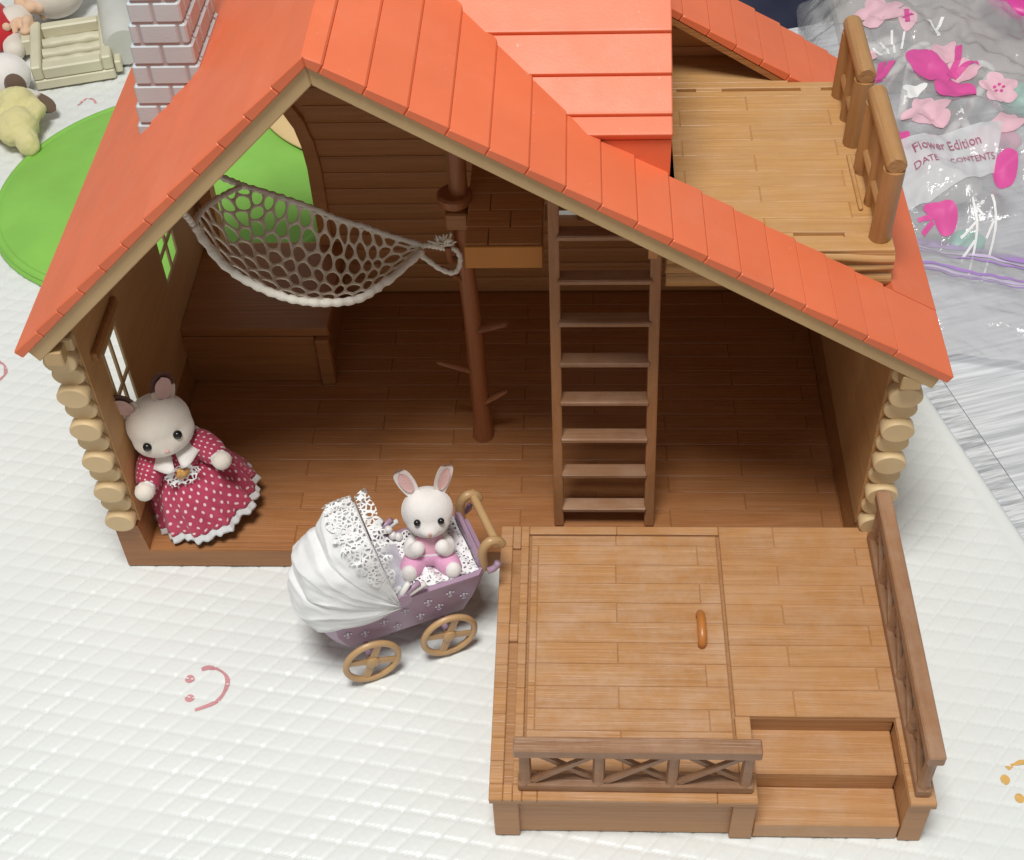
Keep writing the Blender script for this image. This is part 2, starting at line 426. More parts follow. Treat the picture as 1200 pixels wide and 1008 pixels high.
fs_ = [(j*cu+i, j*cu+i+1, (j+1)*cu+i+1, (j+1)*cu+i) for j in range(NL) for i in range(NW)]
me = bpy.data.meshes.new('foam_mat'); me.from_pydata([(a*S, b*S, c*S) for a, b, c in vs_], [], fs_); me.materials.append(MATS['mat'])
me.polygons.foreach_set('use_smooth', [True]*len(fs_)); me.update()
fm = bpy.data.objects.new('floor_mat', me); COL.objects.link(fm); ORG['floor_mat'] = (0, 0, 0); struct(fm)
def strip_on(pts, wd, mat, name):
    def fn(u, v):
        q = Vector(spline(pts, u)); q2 = Vector(spline(pts, min(1, u+.01))); q1 = Vector(spline(pts, max(0, u-.01))); t = (q2-q1).normalized()
        n_ = Vector((-t.y, t.x, 0)); r_ = q+n_*(v-.5)*wd*(.75+.5*noise.noise((u*4, wd, 0)))
        return (r_.x, r_.y, matz(r_.x, r_.y)+.03)
    return obj(name, MB().grid(fn, 120, 8), mat, fm, True)
def dot_on(x, y, rx, ry, mat, name):
    def fn(u, v):
        a = 2*math.pi*u; X = x+rx*v*math.cos(a); Y = y+ry*v*math.sin(a); return (X, Y, matz(X, Y)+.03)
    return obj(name, MB().grid(fn, 28, 12, True), mat, fm, True)
strip_on([(5.25, -6.62, 0), (5.6, -6.5, 0), (6.03, -6.57, 0), (6.55, -6.95, 0), (6.71, -7.43, 0), (6.6, -8.1, 0), (6.2, -8.6, 0), (5.36, -9.0, 0)], .28, 'matpink', 'smile_print')
dot_on(4.75, -7.19, .24, .24, 'matpink', 'smile_print'); dot_on(4.96, -8.32, .24, .22, 'matpink', 'smile_print')
strip_on([(44.55, -11.75, 0), (44.9, -11.55, 0), (45.5, -11.4, 0), (46.2, -11.7, 0)], .28, 'matorange', 'smile_print')
dot_on(44.35, -12.33, .22, .24, 'matorange', 'smile_print'); dot_on(44.8, -13.3, .22, .24, 'matorange', 'smile_print')
strip_on([(-12.2, 16.2, 0), (-11.9, 16.1, 0), (-11.54, 15.79, 0), (-11.31, 15.17, 0), (-11.47, 14.64, 0), (-11.9, 14.4, 0)], .26, 'matpink', 'smile_print')
strip_on([(-14.3, 45.0, 0), (-13.9, 45.9, 0), (-13.3, 45.8, 0), (-12.9, 45.2, 0)], .22, 'matpink', 'smile_print')

# ------------------------------------------------------------------ the log house
AX, AZ = 14.22, 31.69
sR = Vector((41.13-AX, 15.10-AZ)).normalized(); nR = Vector((-sR.y, sR.x))
sL = Vector((-1.03-AX, 16.71-AZ)).normalized(); nL = Vector((sL.y, -sL.x))
LR, LL = 31.61, 21.38
def PR(s_, o_): return (AX+sR.x*s_+nR.x*o_, AZ+sR.y*s_+nR.y*o_)
def PL(s_, o_): return (AX+sL.x*s_+nL.x*o_, AZ+sL.y*s_+nL.y*o_)
def roof_z(x): return AZ-(x-AX)*.6165 if x > AX else AZ-(AX-x)*.982
YF, YB = -1.0, 23.5
H = thing('log_house', 'open-fronted toy log house with orange-red roof standing on the white mat', 'dollhouse', (20, 11, 0))
# base tray with side sills
bs = obj('base', MB().prism([(0, .02), (40, .02), (40, 3.39), (38.75, 3.39), (38.55, 1.30), (1.45, 1.30), (1.25, 3.39), (0, 3.39)], 0, 22), 'housewood', H)
random.seed(3)
y = .05; r_ = 0
piece('floor_plank', 1.5, 38.5, 0.05, .55, 1.25, 1.36, 'floorwood', bs, .04)
y = .58
while y < 20.9:
    x = 1.5; y1 = min(y+1.2, 20.98)
    cuts = [9.2+(r_ % 2)*4.0+8.1*k for k in range(5)]
    for c_ in cuts+[38.5]:
        c_ = min(c_, 38.5)
        if c_-x > .4: piece('floor_plank', x+.008, c_-.008, y+.008, y1-.008, 1.25, 1.35, 'floorwood', bs, .04)
        x = c_
        if c_ >= 38.5: break
    y += 1.2; r_ += 1
# side walls: inner panel round the windows, logs outside with their cut ends in front
def side_wall(x0, x1, ztop, wins, nlog, xc, side):
    m_ = MB()
    ys = [.35]+[q for w_ in wins for q in (w_[0], w_[1])]+[21.0]
    pts = []
    for i in range(len(ys)-1):
        a, b = ys[i], ys[i+1]
        if i % 2 == 0: m_.box(x0, x1, a, b, 3.39, ztop, .004)
        else:
            w_ = wins[i//2]; m_.box(x0, x1, a, b, 3.39, w_[2], .004); m_.box(x0, x1, a, b, w_[3], ztop, .004)
    wl = obj('side_wall', m_, 'sidewall', H)
    for i in range(nlog):
        zc = 3.39+1.15*(i+.5); y0 = -.38 if i % 2 == 0 else -.02
        def ring(rr, yy): return [(xc+.80*rr*math.cos(t), yy, zc+(.645)*rr*math.sin(t)) for t in [2*math.pi*k/20 for k in range(20)]]
        a, b = y0, .34
        lm = MB(); P = ring(.90, a)+ring(.975, a+.05)+ring(1, a+.14)+ring(1, b-.12)+ring(.9, b)
        lm.add(P, [tuple(range(20))[::-1]]+[(j*20+k, j*20+(k+1) % 20, (j+1)*20+(k+1) % 20, (j+1)*20+k) for j in range(4) for k in range(20)]+[tuple(80+k for k in range(20))])
        obj('log_end', lm, 'logcream', wl, 35)
        segs = [[.36, 21.3]]
        for w_ in wins:
            if w_[2]-1.6 < zc < w_[3]+.9: segs = [q for a, b in segs for q in ([a, min(b, w_[0]-.2)], [max(a, w_[1]+1.6), b])]
        for a, b in segs:
            if b-a < .3: continue
            xo = x0 if side < 0 else x1
            pr = [(xo+side*(.02+.45*math.sin(math.pi*k/8)), zc-.57*math.cos(math.pi*k/8)) for k in range(9)]
            obj('log', MB().prism(pr, a, b), 'logcream', wl, 50)
    for w_ in wins:
        xm = (x0+x1)/2; yc = (w_[0]+w_[1])/2; zc = w_[4]
        f = MB(); t = .10
        for a in ((w_[0]-.12, w_[0]+t, w_[2]-.12, w_[3]+.12), (w_[1]-t, w_[1]+.12, w_[2]-.12, w_[3]+.12), (w_[0]+t, w_[1]-t, w_[2]-.12, w_[2]+t), (w_[0]+t, w_[1]-t, w_[3]-t, w_[3]+.12), (yc-.11, yc+.11, w_[2]+t, w_[3]-t), (w_[0]+t, yc-.11, zc-.10, zc+.10), (yc+.11, w_[1]-t, zc-.10, zc+.10)):
            f.box(x0-.004, x1+.03, a[0], a[1], a[2], a[3], .01)
        obj('window_frame', f, 'beige', wl)
    return wl
wl = side_wall(1.24, 1.34, 17.6, [(2.5, 4.85, 7.6, 13.35, 10.3), (13.0, 16.0, 8.8, 13.4, 10.6)], 11, .53, -1)
piece('window_lintel', 1.342, 1.62, 1.2, 5.4, 14.15, 14.65, 'housewood', wl, .06)
piece('wall_plate', .2, 1.335, -.12, 21.3, 16.0, 16.8, 'logcream', wl, .08)
side_wall(38.66, 38.9, 15.3, [], 10, 39.47, 1)
# back wall of half-round boards, with an arched opening, a window and the gable above
bw = obj('back_wall', MB().prism([(1.0, 17.2), (AX, 30.2), (39, 15.1), (39, 13.2), (28.3, 13.2), (22.3, 13.2), (9.0, 13.2), (9.0, 16.7), (2.1, 16.7)], 21.35, 21.6), 'wallwood', H)
obj('lower_panel', MB().prism([(1.0, .3), (39, .3), (39, 13.18), (28.3, 13.18), (28.3, 7.0), (22.3, 7.0), (22.3, 13.18), (9.0, 13.18), (9.0, 5.0), (1.0, 5.0)], 21.36, 21.59), 'wallwood', bw)
z = 1.36; k_ = 0
def board(x0, x1, z0, z1):
    if x1-x0 < .3: return
    pr = [(21.35, z0+.01), (21.08, z0+.02), (21.02, z0+.2), (20.99, (z0+z1)/2), (21.02, z1-.2), (21.08, z1-.02), (21.35, z1-.01)]
    k = (round(x1-x0, 2), 'board')
    c = ((x0+x1)/2, 21.15, (z0+z1)/2)
    if k not in CACHE: CACHE[k] = mesh_of(MB().prism(pr, x0, x1, 'x'), 'wall_board', 'wallwood', c)
    link(bpy.data.objects.new('wall_board', CACHE[k]), bw, c)
while z < 29:
    z1 = z+1.155
    xa = max(1.3, AX-(AZ-1.2-z1)/.982); xb = min(38.7, AX+(AZ-1.2-z1)/.6165)
    segs = [(xa, xb)]
    for (a, b, c_, d_) in ((2.2, 8.8, 5.1, 16.6), (22.4, 28.2, 7.0, 13.1)):
        if z1 > c_+.2 and z < d_-.2: segs = [q for p0, p1 in segs for q in ((p0, min(p1, a)), (max(p0, b), p1))]
    for a, b in segs: board(a, b, z, z1)
    z = z1
# rounded moulding of the arched opening
arch = [(8.8, 5.1), (8.8, 11.2), (8.65, 12.8), (8.35, 14.1), (7.8, 15.2), (6.9, 16.1), (5.6, 16.55), (4.3, 16.3), (3.2, 15.5), (2.5, 14.0), (2.25, 12.3), (2.2, 5.1)]
def off_arch(d): 
    c = Vector((5.5, 10.5)); o_ = []
    for q in arch:
        v = Vector(q); n_ = (v-c); n_ = Vector((n_.x*1.4, max(0, q[1]-11)*1.2)).normalized(); o_.append(v+n_*d)
    return o_
am = MB(); ins, out_ = off_arch(-.25), off_arch(.55); nA = len(arch)
vsA = [(q.x, 20.7, q.y) for q in ins]+[(q.x, 20.7, q.y) for q in out_]+[(q.x, 21.7, q.y) for q in ins]+[(q.x, 21.7, q.y) for q in out_]
fsA = []
for i in range(nA-1): fsA += [(i, i+1, nA+i+1, nA+i), (i+1, i, 2*nA+i, 2*nA+i+1), (nA+i, nA+i+1, 3*nA+i+1, 3*nA+i), (2*nA+i, 3*nA+i, 3*nA+i+1, 2*nA+i+1)]
am.add(vsA, fsA); obj('arch_trim', am, 'wallwood', bw, 40)
# fill between the arch and the square cut of the boards
for sx_, xs in ((1, 8.8), (-1, 2.2)):
    pts = [(xs+.02*sx_, 10.5)]+[q for q in (arch[1:7] if sx_ > 0 else arch[:5:-1])] + [(arch[6][0], 17.4), (xs+.02*sx_, 17.4)]
    obj('spandrel', MB().prism(pts, 21.1, 21.34), 'wallwood', bw)
wf = MB()
for a in ((22.3, 22.6, 7.0, 13.2), (28.0, 28.3, 7.0, 13.2), (22.6, 28.0, 12.9, 13.2), (22.6, 28.0, 7.75, 8.35), (24.35, 24.75, 7.0, 7.75), (24.35, 24.75, 8.35, 12.9), (26.2, 26.5, 7.0, 7.75), (26.2, 26.5, 8.35, 12.9), (22.6, 28, 10.4, 10.7)):
    wf.box(a[0], a[1], 21.0, 21.65, a[2], a[3], .02)
obj('window_frame', wf, 'housewood', bw)
# bench under the arched opening
be = obj('bench', MB().box(1.31, 10.0, 13.0, 20.95, 4.9, 5.5, .08), 'housewood', H)
piece('bench_front', 1.31, 9.1, 12.95, 13.25, 1.36, 4.88, 'housewood', be, .05); piece('leg', 9.15, 10.0, 12.6, 13.4, 1.36, 4.89, 'housewood', be, .08)
piece('bench_end', 9.4, 9.7, 13.42, 20.9, 1.36, 4.88, 'housewood', be, .05)

# roof: boards laid along the depth, each lapping the one below
PT = 1.757
CS0, CS1 = 16.53, 29.05; CY0, CY1 = 3.45, 18.35
def rboard(Pf, s0, s1, y0, y1, par, lap=True):
    pr = [Pf(s0, -.42) if s0 else meet(-.42), Pf(s0, -.02) if s0 else meet(-.02), Pf(s1-.12, .075), Pf(s1-.05, .065), Pf(s1, .0), Pf(s1, -.42)]
    o = obj('roof_board', MB().prism(pr, y0, y1), 'roof_red', par)
    md = mod(o, 'BEVEL', width=.0006, segments=1, limit_method='ANGLE', angle_limit=R(40)); return o
def meet(o_):
    a = Vector(PR(0, o_)); b = Vector(PL(0, o_)); d = Matrix(((sR.x, -sL.x), (sR.y, -sL.y))).inverted() @ (b-a); return tuple(a+sR*d.x)
rr = MB(); rr.prism([meet(-.74), meet(-.44), PR(CS0, -.44), PR(CS0, -.74)], YF+.66, YB-.1)
rslope = obj('roof_slope', rr, 'housewood', H)
obj('roof_lining', MB().prism([PR(CS0+.01, -.74), PR(CS0+.01, -.44), PR(31.3, -.44), PR(31.3, -.74)], YF+.66, CY0-.02), 'housewood', rslope)
obj('roof_lining', MB().prism([PR(CS0+.01, -.74), PR(CS0+.01, -.44), PR(31.3, -.44), PR(31.3, -.74)], CY1+.02, YB-.1), 'housewood', rslope)
obj('roof_lining', MB().prism([PR(CS1+.02, -.74), PR(CS1+.02, -.44), PR(31.3, -.44), PR(31.3, -.74)], CY0-.01, CY1+.01), 'housewood', rslope)
bd = [0, .85]+[.85+PT*k for k in range(1, 17)]+[LR]
bd = [0, .85, 2.64, 4.40, 6.16, 7.92, 9.70, 11.40, 13.08, 14.80, 16.53, 18.26, 19.96, 21.65, 23.36, 25.08, 26.74, 28.42, LR]
for i in range(len(bd)-1):
    a, b = bd[i], bd[i+1]
    if a >= CS0-.01 and a < CS1:
        rboard(PR, a, b, YF, CY0, rslope); rboard(PR, a, b, CY1, YB, rslope)
        if b > CS1:
            t0 = -.02+.095*(CS1-a)/(b-a)
            pr = [PR(CS1, -.42), PR(CS1, t0), PR(b-.12, .075), PR(b-.05, .065), PR(b, .0), PR(b, -.42)]
            obj('roof_board', MB().prism(pr, CY0+.002, CY1-.002), 'roof_red', rslope)
    else: rboard(PR, a, b, YF, YB, rslope)
lslope = obj('roof_slope', MB().prism([meet(-.74), meet(-.44), PL(21.1, -.44), PL(21.1, -.74)], YF+.66, YB-.1), 'housewood', H)
bl = [0, 1.9]+[1.9+1.757*k for k in range(1, 11)]+[LL]
for i in range(len(bl)-1): rboard(PL, bl[i], bl[i+1], YF, YB, lslope)
# beige gable boards under the front edge, mitred at the top
def chev(Pf, L_, apx, name, par):
    a, b = Pf(L_-.35, -.40), Pf(L_-.2, -1.14)
    top_out = (AX, AZ-.46/abs(nR.y)*1.0-.06); 
    pr = [Pf(.0, -.46) if False else apx[0], a, b, apx[1]]
    o = obj(name, MB().prism(pr, YF+.16, YF+.62), 'beige', par); mod(o, 'BEVEL', width=.0006, segments=1, limit_method='ANGLE'); return o
# where the two undersides meet
def meet(o_):
    a = Vector(PR(0, o_)); b = Vector(PL(0, o_)); d = Matrix(((sR.x, -sL.x), (sR.y, -sL.y))).inverted() @ (b-a); return tuple(a+sR*d.x)
ap = (meet(-.36), meet(-1.10))
chev(PR, LR, ap, 'gable_board', rslope); chev(PL, LL, ap, 'gable_board', lslope)
for x_, z_, d_ in ((1.0, 16.3, 1), (38.95, 14.7, -1)):
    piece('gable_block', min(x_, x_-d_*.9), max(x_, x_-d_*.9), YF+.18, YF+1.3, z_-.55, z_+.3, 'beige', H, .06)

# dormer with its own roof of boards
DY0, DZ0, DSL = 3.30, 25.06, 3.67/5.08
dn = Vector((0, -DSL, 1)).normalized(); dsv = Vector((0, -1, -DSL)).normalized()
dm = obj('dormer', MB().prism([(3.62, 18.25), (18.9, 18.25), (18.9, 25.0), (11.25, 30.4), (3.62, 25.0)], 27.6, 28.0, 'x'), 'wallwood', H)
def xr_at(z_): return AX+(AZ-z_)/.6165
for side in (0, 1):
    yb = [3.30, 4.05, 5.50, 7.02, 8.50, 9.95, 11.25]
    for i in range(len(yb)-1):
        a, b = yb[i], yb[i+1]
        za, zb = DZ0+(a-DY0)*DSL, DZ0+(b-DY0)*DSL
        xl = xr_at(zb)-.25
        F = (lambda y_: y_) if side == 0 else (lambda y_: 22.5-y_)
        la, lb = dn.y*1, dn.z
        def q(y_, z_, o_): return (F(y_-.585*o_), z_+.81*o_)
        pr = [q(a, za, -.35), q(a, za, .07), q(a+.05, za+.036, .13), q(a+.12, za+.087, .14), q(b, zb, .0), q(b, zb, -.35)]
        # left end cut along the main slope
        m_ = MB(); nP = len(pr)
        xe = [xr_at(z_)-.22 for (_, z_) in pr]
        m_.add([(xe[t], pr[t][0], pr[t][1]) for t in range(nP)]+[(28.35, pr[t][0], pr[t][1]) for t in range(nP)], [tuple(range(nP))[::-1], tuple(range(nP, 2*nP))]+[(t, (t+1) % nP, nP+(t+1) % nP, nP+t) for t in range(nP)])
        o = obj('roof_board', m_, 'roof_red', dm); mod(o, 'BEVEL', width=.0005, segments=1, limit_method='ANGLE', angle_limit=R(40))
obj('dormer_front', MB().prism([(xr_at(24.7)-.4, 24.78), (28.33, 24.78), (28.33, 22.6), (xr_at(22.6)-.4, 22.6)], 3.46, 3.61), 'roof_red', dm)

# chimney of pale bricks
CX0, CX1, CYA, CYB = 3.3, 7.0, 9.65, 14.6
chm = MB().box(CX0+.1, CX1-.1, CYA+.1, CYB-.1, 19.5, 33.2, .02)
chm.v = [(q[0]+(.15*(q[2]-20.6) if q[0] < 5 else .15-.085*(q[2]-22)), q[1], q[2]) for q in chm.v]
ch = obj('chimney', chm, 'mortar', H)
z = 20.62; k_ = 0
while z < 33:
    z1 = z+1.055; g_ = .035; CX0 = 3.3+.15*(z-20.6); CX1 = 7.15-.085*(z-22)
    fx = [CX0, 5.42, CX1] if k_ % 2 == 0 else ([CX0, 4.6, 6.4, CX1] if CX0 < 4.2 else [CX0, 6.0, CX1])
    fy = [CYA+.85, 11.5, 13.3, CYB] if k_ % 2 == 0 else [CYA+.6, 10.6, 12.4, 14.0, CYB]
    L_ = []
    for i in range(len(fx)-1): L_.append((fx[i], fx[i+1], CYA, CYA+.85 if k_ % 2 == 0 or i < 2 else CYA+.6)); L_.append((fx[i], fx[i+1], CYB-.5, CYB))
    for i in range(len(fy)-1):
        e_ = min(fy[i+1], CYB-.5)
        if e_-fy[i] > .2: L_.append((CX1-.8, CX1, fy[i], e_)); L_.append((CX0, CX0+.8, max(fy[i], CYA+.85), e_))
    for (a, b, c_, d_) in L_:
        if z1 > roof_z(a)+.05 and d_-c_ > .1: piece('brick', a+g_, b-g_, c_+g_, d_-g_, z+g_, z1-g_, 'brick', ch, .09)
    z = z1; k_ += 1

# loft floor and balcony in one slab, notched for the ladder
LZ = 18.2
lf = obj('loft_floor', MB().prism([(19.1, 4.75), (22.75, 4.75), (22.75, 9.6), (28.45, 9.6), (28.45, 4.2), (38.9, 4.2), (38.9, 18.25), (35.6, 18.3), (35.6, 20.9), (19.1, 20.9)], 16.9, 17.98, 'z'), 'balcony', H)
for r_, (a, b) in enumerate(((4.78, 6.1), (6.1, 7.4), (7.4, 8.7), (8.7, 9.9), (9.9, 11.3), (11.3, 12.6), (12.6, 14), (14, 15.4), (15.4, 16.9), (16.9, 18.2))):
    xs = [19.12, 21.2 if r_ % 2 else 20.2, 22.72] if b < 9.7 else [19.12, 22.5 if r_ % 2 else 24.4, 27.5]
    for i in range(len(xs)-1): piece('loft_plank', xs[i]+.015, xs[i+1]-.015, a+.015, b-.015, 17.97, LZ, 'wallwood', lf, .04)
def bp(x0, x1, y0, y1): piece('balcony_plank', x0+.012, x1-.012, y0+.012, y1-.012, 17.97, LZ, 'balcony', lf, .035)
piece('plank_bed', 28.52, 38.86, 5.56, 16.91, 17.985, 18.14, 'balcony', lf, .01)
rows = [5.55, 6.63, 7.88, 9.12, 10.40, 11.70, 12.99, 14.29, 15.64, 16.92]
for i in range(len(rows)-1):
    a, b = rows[i], rows[i+1]
    xs = [28.5, 33.13, 38.88] if i % 2 == 0 else [28.5, 29.6, 37.25, 38.88]
    for j in range(len(xs)-1): bp(xs[j], xs[j+1], a, b)
bp(28.5, 38.88, 4.22, 5.22)
for a, b in ((28.5, 34.4), (36.7, 38.88)): bp(a, b, 5.22, 5.55)
bp(28.5, 38.88, 16.92, 17.42)
for a, b in ((28.5, 29.6), (30.58, 31.98), (36.05, 37.15), (38.1, 38.88)): bp(a, b, 17.42, 17.72)
bp(28.5, 38.88, 17.72, 18.25); bp(28.5, 35.5, 18.25, 20.88); bp(28.02, 28.5, 5.0, 20.88)
piece('loft_edge', 19.1, 22.75, 4.6, 4.745, 16.9, 18.19, 'loftedge', lf, .04)
# wavy logs on the balcony's front face
for i, (a, b) in enumerate(((17.45, 17.95), (16.95, 17.43), (16.1, 16.88))):
    def wv(u, v, a=a, b=b, i=i):
        x_ = lerp(28.5, 38.9, u); ph = .07*math.sin(x_*1.1+i*2)*(1 if i < 2 else 0)
        t = v*math.pi; return (x_, 4.2-.16*math.sin(t), lerp(b, a, v)+ph)
    m_ = MB().grid(wv, 40, 6); obj('face_log', m_, 'balcony', lf, True)
# balcony rail: two panels of three posts and two round rails each
def log_rail(y0, y1, x_, zt, par):
    rl = obj('railing', MB().tube([(x_, y0-.35, zt), (x_, y0-.28, zt), (x_, y1+.28, zt), (x_, y1+.35, zt)], [.38, .46, .46, .38], 14), 'balcrail', par, 40)
    for yy, rr_ in ((y0, .5), ((y0+y1)/2, .36), (y1, .5)):
        obj('post', MB().tube([(x_-.06, yy, LZ), (x_-.06, yy, LZ+.1), (x_, yy, zt-.35)], [rr_*.95, rr_, rr_], 12), 'balcpost', rl, 40)
    obj('lower_rail', MB().tube([(x_-.02, y0+.2, LZ+1.3), (x_-.02, y1-.2, LZ+1.3)], .32, 10), 'balcrail', rl, 40)
    obj('panel', MB().box(x_-.14, x_+.14, y0+.25, y1-.25, LZ+.02, zt-.3, .05), 'balcrail', rl)
log_rail(5.1, 10.3, 38.32, 22.4, lf)
log_rail(12.6, 16.9, 38.12, 22.2, lf)
piece('floor_ridge', 37.6, 37.8, 7.1, 11.5, LZ, LZ+.22, 'balcony', lf, .06)
piece('floor_ridge', 38.05, 38.22, 10.3, 11.7, LZ, LZ+.22, 'balcony', lf, .06)

# tree-like pole with pegs and a collar
pl = obj('pole', MB().tube([(19.0, 8.5, 1.36), (19.02, 8.5, 3), (18.92, 8.5, 7), (18.88, 8.5, 10), (18.7, 8.5, 14), (18.62, 8.5, 18), (18.6, 8.5, 23), (18.55, 8.5, 27.5)], [.62, .50, .50, .48, .44, .46, .50, .46], 14), 'polewood', H, 40)
def peg(a, b, w0, w1, name='peg'):
    m_ = MB(); mid = vl(a, b, .55)
    m_.tube([a, mid, vl(a, b, .93), b], [w0, w0*.95, w1, w1*.5], 8, flat=.55); obj(name, m_, 'polewood', pl, 50)
peg((19.1, 8.3, 9.7), (20.75, 8.1, 10.35), .34, .3); peg((18.75, 8.3, 6.6), (16.8, 8.1, 7.5), .22, .16)
peg((19.15, 8.3, 4.2), (20.55, 8.1, 5.3), .26, .14); peg((18.5, 8.3, 13.2), (17.2, 8.0, 14.3), .22, .15)
obj('collar', MB().tube([(18.42, 8.35, 17.95), (18.42, 8.35, 18.1), (18.42, 8.35, 18.45), (18.42, 8.35, 18.55)], [.74, .86, .86, .74], 20), 'polewood', pl, 40)
piece('block', 17.95, 19.05, 7.7, 8.9, 16.7, 17.7, 'housewood', pl, .08)
obj('hook', MB().tube([(18.4, 7.95, 14.75), (18.05, 7.75, 14.8), (17.98, 7.7, 15.0), (17.98, 7.7, 15.7)], [.2, .2, .19, .17], 8), 'polewood', pl, 40)

# ------------------------------------------------------------------ ladder
ld_ = thing('ladder', 'brown toy ladder standing on the house floor, leaning up to the loft', 'ladder', (25.8, 2.1, 1.36))
def lean(z_): return 2.03+(z_-1.35)*.1328
for a, b in ((23.14, 23.66), (27.95, 28.48)):
    m_ = MB(); m_.prism([(lean(1.37)-.3, 1.37), (lean(1.37)+.3, 1.37), (lean(21.5)+.22, 21.5), (lean(21.5)-.26, 21.5)], a, b, 'x')
    # stiles lean a little towards one another
    dx = -.12 if a < 25 else -.24
    m_.v = [(q[0]+dx*(q[2]-1.4)/17, q[1], q[2]) for q in m_.v]
    o = obj('stile', m_, 'ladderwood', ld_); mod(o, 'BEVEL', width=.0008, segments=2, limit_method='ANGLE')
for k in range(8):
    z_ = 2.62+2.36*k; yy = lean(z_); d_ = -.18*(z_-1.4)/17
    piece('rung', 23.60+d_, 28.02+d_, yy-.42, yy+.42, z_-.17, z_+.12, 'railx', ld_, .06)

# ------------------------------------------------------------------ hammock
hm = thing('net_hammock', 'cream net hammock hung from the roof to the pole inside the house', 'hammock', (12, 8, 13.5))
FR = [(7.39, 2.6, 21.08), (8.49, 1.8, 19.64), (9.92, 1.4, 18.63), (11.36, 1.4, 17.86), (12.78, 1.8, 17.25), (14.13, 3.0, 16.46), (15.2, 5.0, 15.8), (16.7, 7.4, 15.7)]
BK = [(8.34, 8.0, 19.28), (9.49, 7.8, 19.01), (10.58, 7.6, 18.7), (11.74, 7.6, 18.13), (12.89, 7.7, 17.42), (13.99, 7.8, 16.92), (15.08, 7.8, 16.4), (16.75, 7.7, 15.8)]
def sling(t, v):
    a, b = spline(FR, t), spline(BK, t); q = list(vl(a, b, v)); s_ = 4*v*(1-v)
    q[2] -= 1.9*s_*(math.sin(math.pi*min(1, t*1.02))**.7 if 0 < t < .98 else 0); q[0] -= .55*s_*(1-t)**2
    return tuple(q)
random.seed(11)
nu, nv = 29, 9; vid = {}; V_ = []; F_ = []
def hv(i, j):
    if (i, j) not in vid:
        zig = -.24 if (i+j) % 2 else .24
        t = min(1, max(0, (i+.0)/nu)); v = min(1, max(0, (j+zig)/nv))
        jit = .012 if 0 < j < nv and 0 < i < nu else 0
        q = sling(min(.985, max(.0, t+random.uniform(-jit, jit)*1.1)), min(1, max(0, v+random.uniform(-jit, jit)*1.6)))
        vid[(i, j)] = len(V_); V_.append(q)
    return vid[(i, j)]
for j in range(nv):
    for i in range(-1, nu):
        if (i+j) % 2: continue
        i0 = max(0, i); i2 = min(nu, i+2); im = i+1
        loop = [hv(i0, j), hv(im, j), hv(i2, j), hv(i2, j+1), hv(im, j+1), hv(i0, j+1)]
        lo_ = []
        for q in loop:
            if q not in lo_: lo_.append(q)
        if len(lo_) >= 4: F_.append(tuple(lo_))
nm = MB(); nm.add(V_, F_); no = obj('net', nm, 'net', hm, True)
mod(no, 'WIREFRAME', thickness=.0017, use_even_offset=False, use_replace=True); mod(no, 'SUBSURF', levels=1, render_levels=1)
def rope(pts, r, name, mat='rope', n_=40, wob=.04, seg=8):
    P = [Vector(spline(pts, i/n_)) for i in range(n_+1)]
    rr_ = [r*(1+.18*math.sin(i*1.9)+.12*noise.noise((i*.9, r*50, 1))) for i in range(n_+1)]
    P = [q+Vector((noise.noise((i*.4, 0, r)), noise.noise((i*.4, 5, r)), noise.noise((i*.4, 9, r))))*wob for i, q in enumerate(P)]
    return obj(name, MB().tube(P, rr_, seg), mat, hm, True)
rope(FR, .19, 'edge_rope', n_=70); rope(BK, .15, 'edge_rope', n_=60)
rope([sling(.0, v/8) for v in range(9)], .14, 'edge_rope')
rope([FR[0], (7.08, 2.6, 21.79), (6.7, 2.6, 22.5), (6.3, 2.6, 23.1)], .15, 'hanging_rope', wob=.02); rope([BK[0], (7.33, 8, 19.83), (6.0, 8, 20.55), (4.8, 8, 21.3)], .16, 'hanging_rope', wob=.02)
rope([(16.3, 7.85, 15.4), (16.8, 7.8, 15.75), (17.4, 7.75, 15.72), (17.95, 7.9, 15.45), (18.25, 8.0, 15.4)], .15, 'knotted_rope', wob=.03)
rope([(16.4, 7.8, 15.35), (17.0, 7.5, 15.0), (17.7, 7.3, 14.55), (18.3, 7.3, 14.45), (18.55, 7.6, 14.9), (18.4, 7.8, 15.4), (17.9, 7.85, 15.6)], .13, 'knotted_rope', wob=.03)
fr = MB(); random.seed(5)
for k in range(26):
    a = random.uniform(0, 6.28); b = random.uniform(.1, 1.2); d = Vector((math.cos(a)*math.sin(b)*.9, math.sin(a)*math.sin(b)*.5-.2, math.cos(b)))
    c = Vector((17.85+random.uniform(-.25, .25), 7.75, 15.75)); fr.tube([c, c+d*.35+Vector((0, 0, .05)), c+d*random.uniform(.6, .95)], [.06, .07, .035], 5)
obj('frayed_end', fr, 'rope', hm, True)

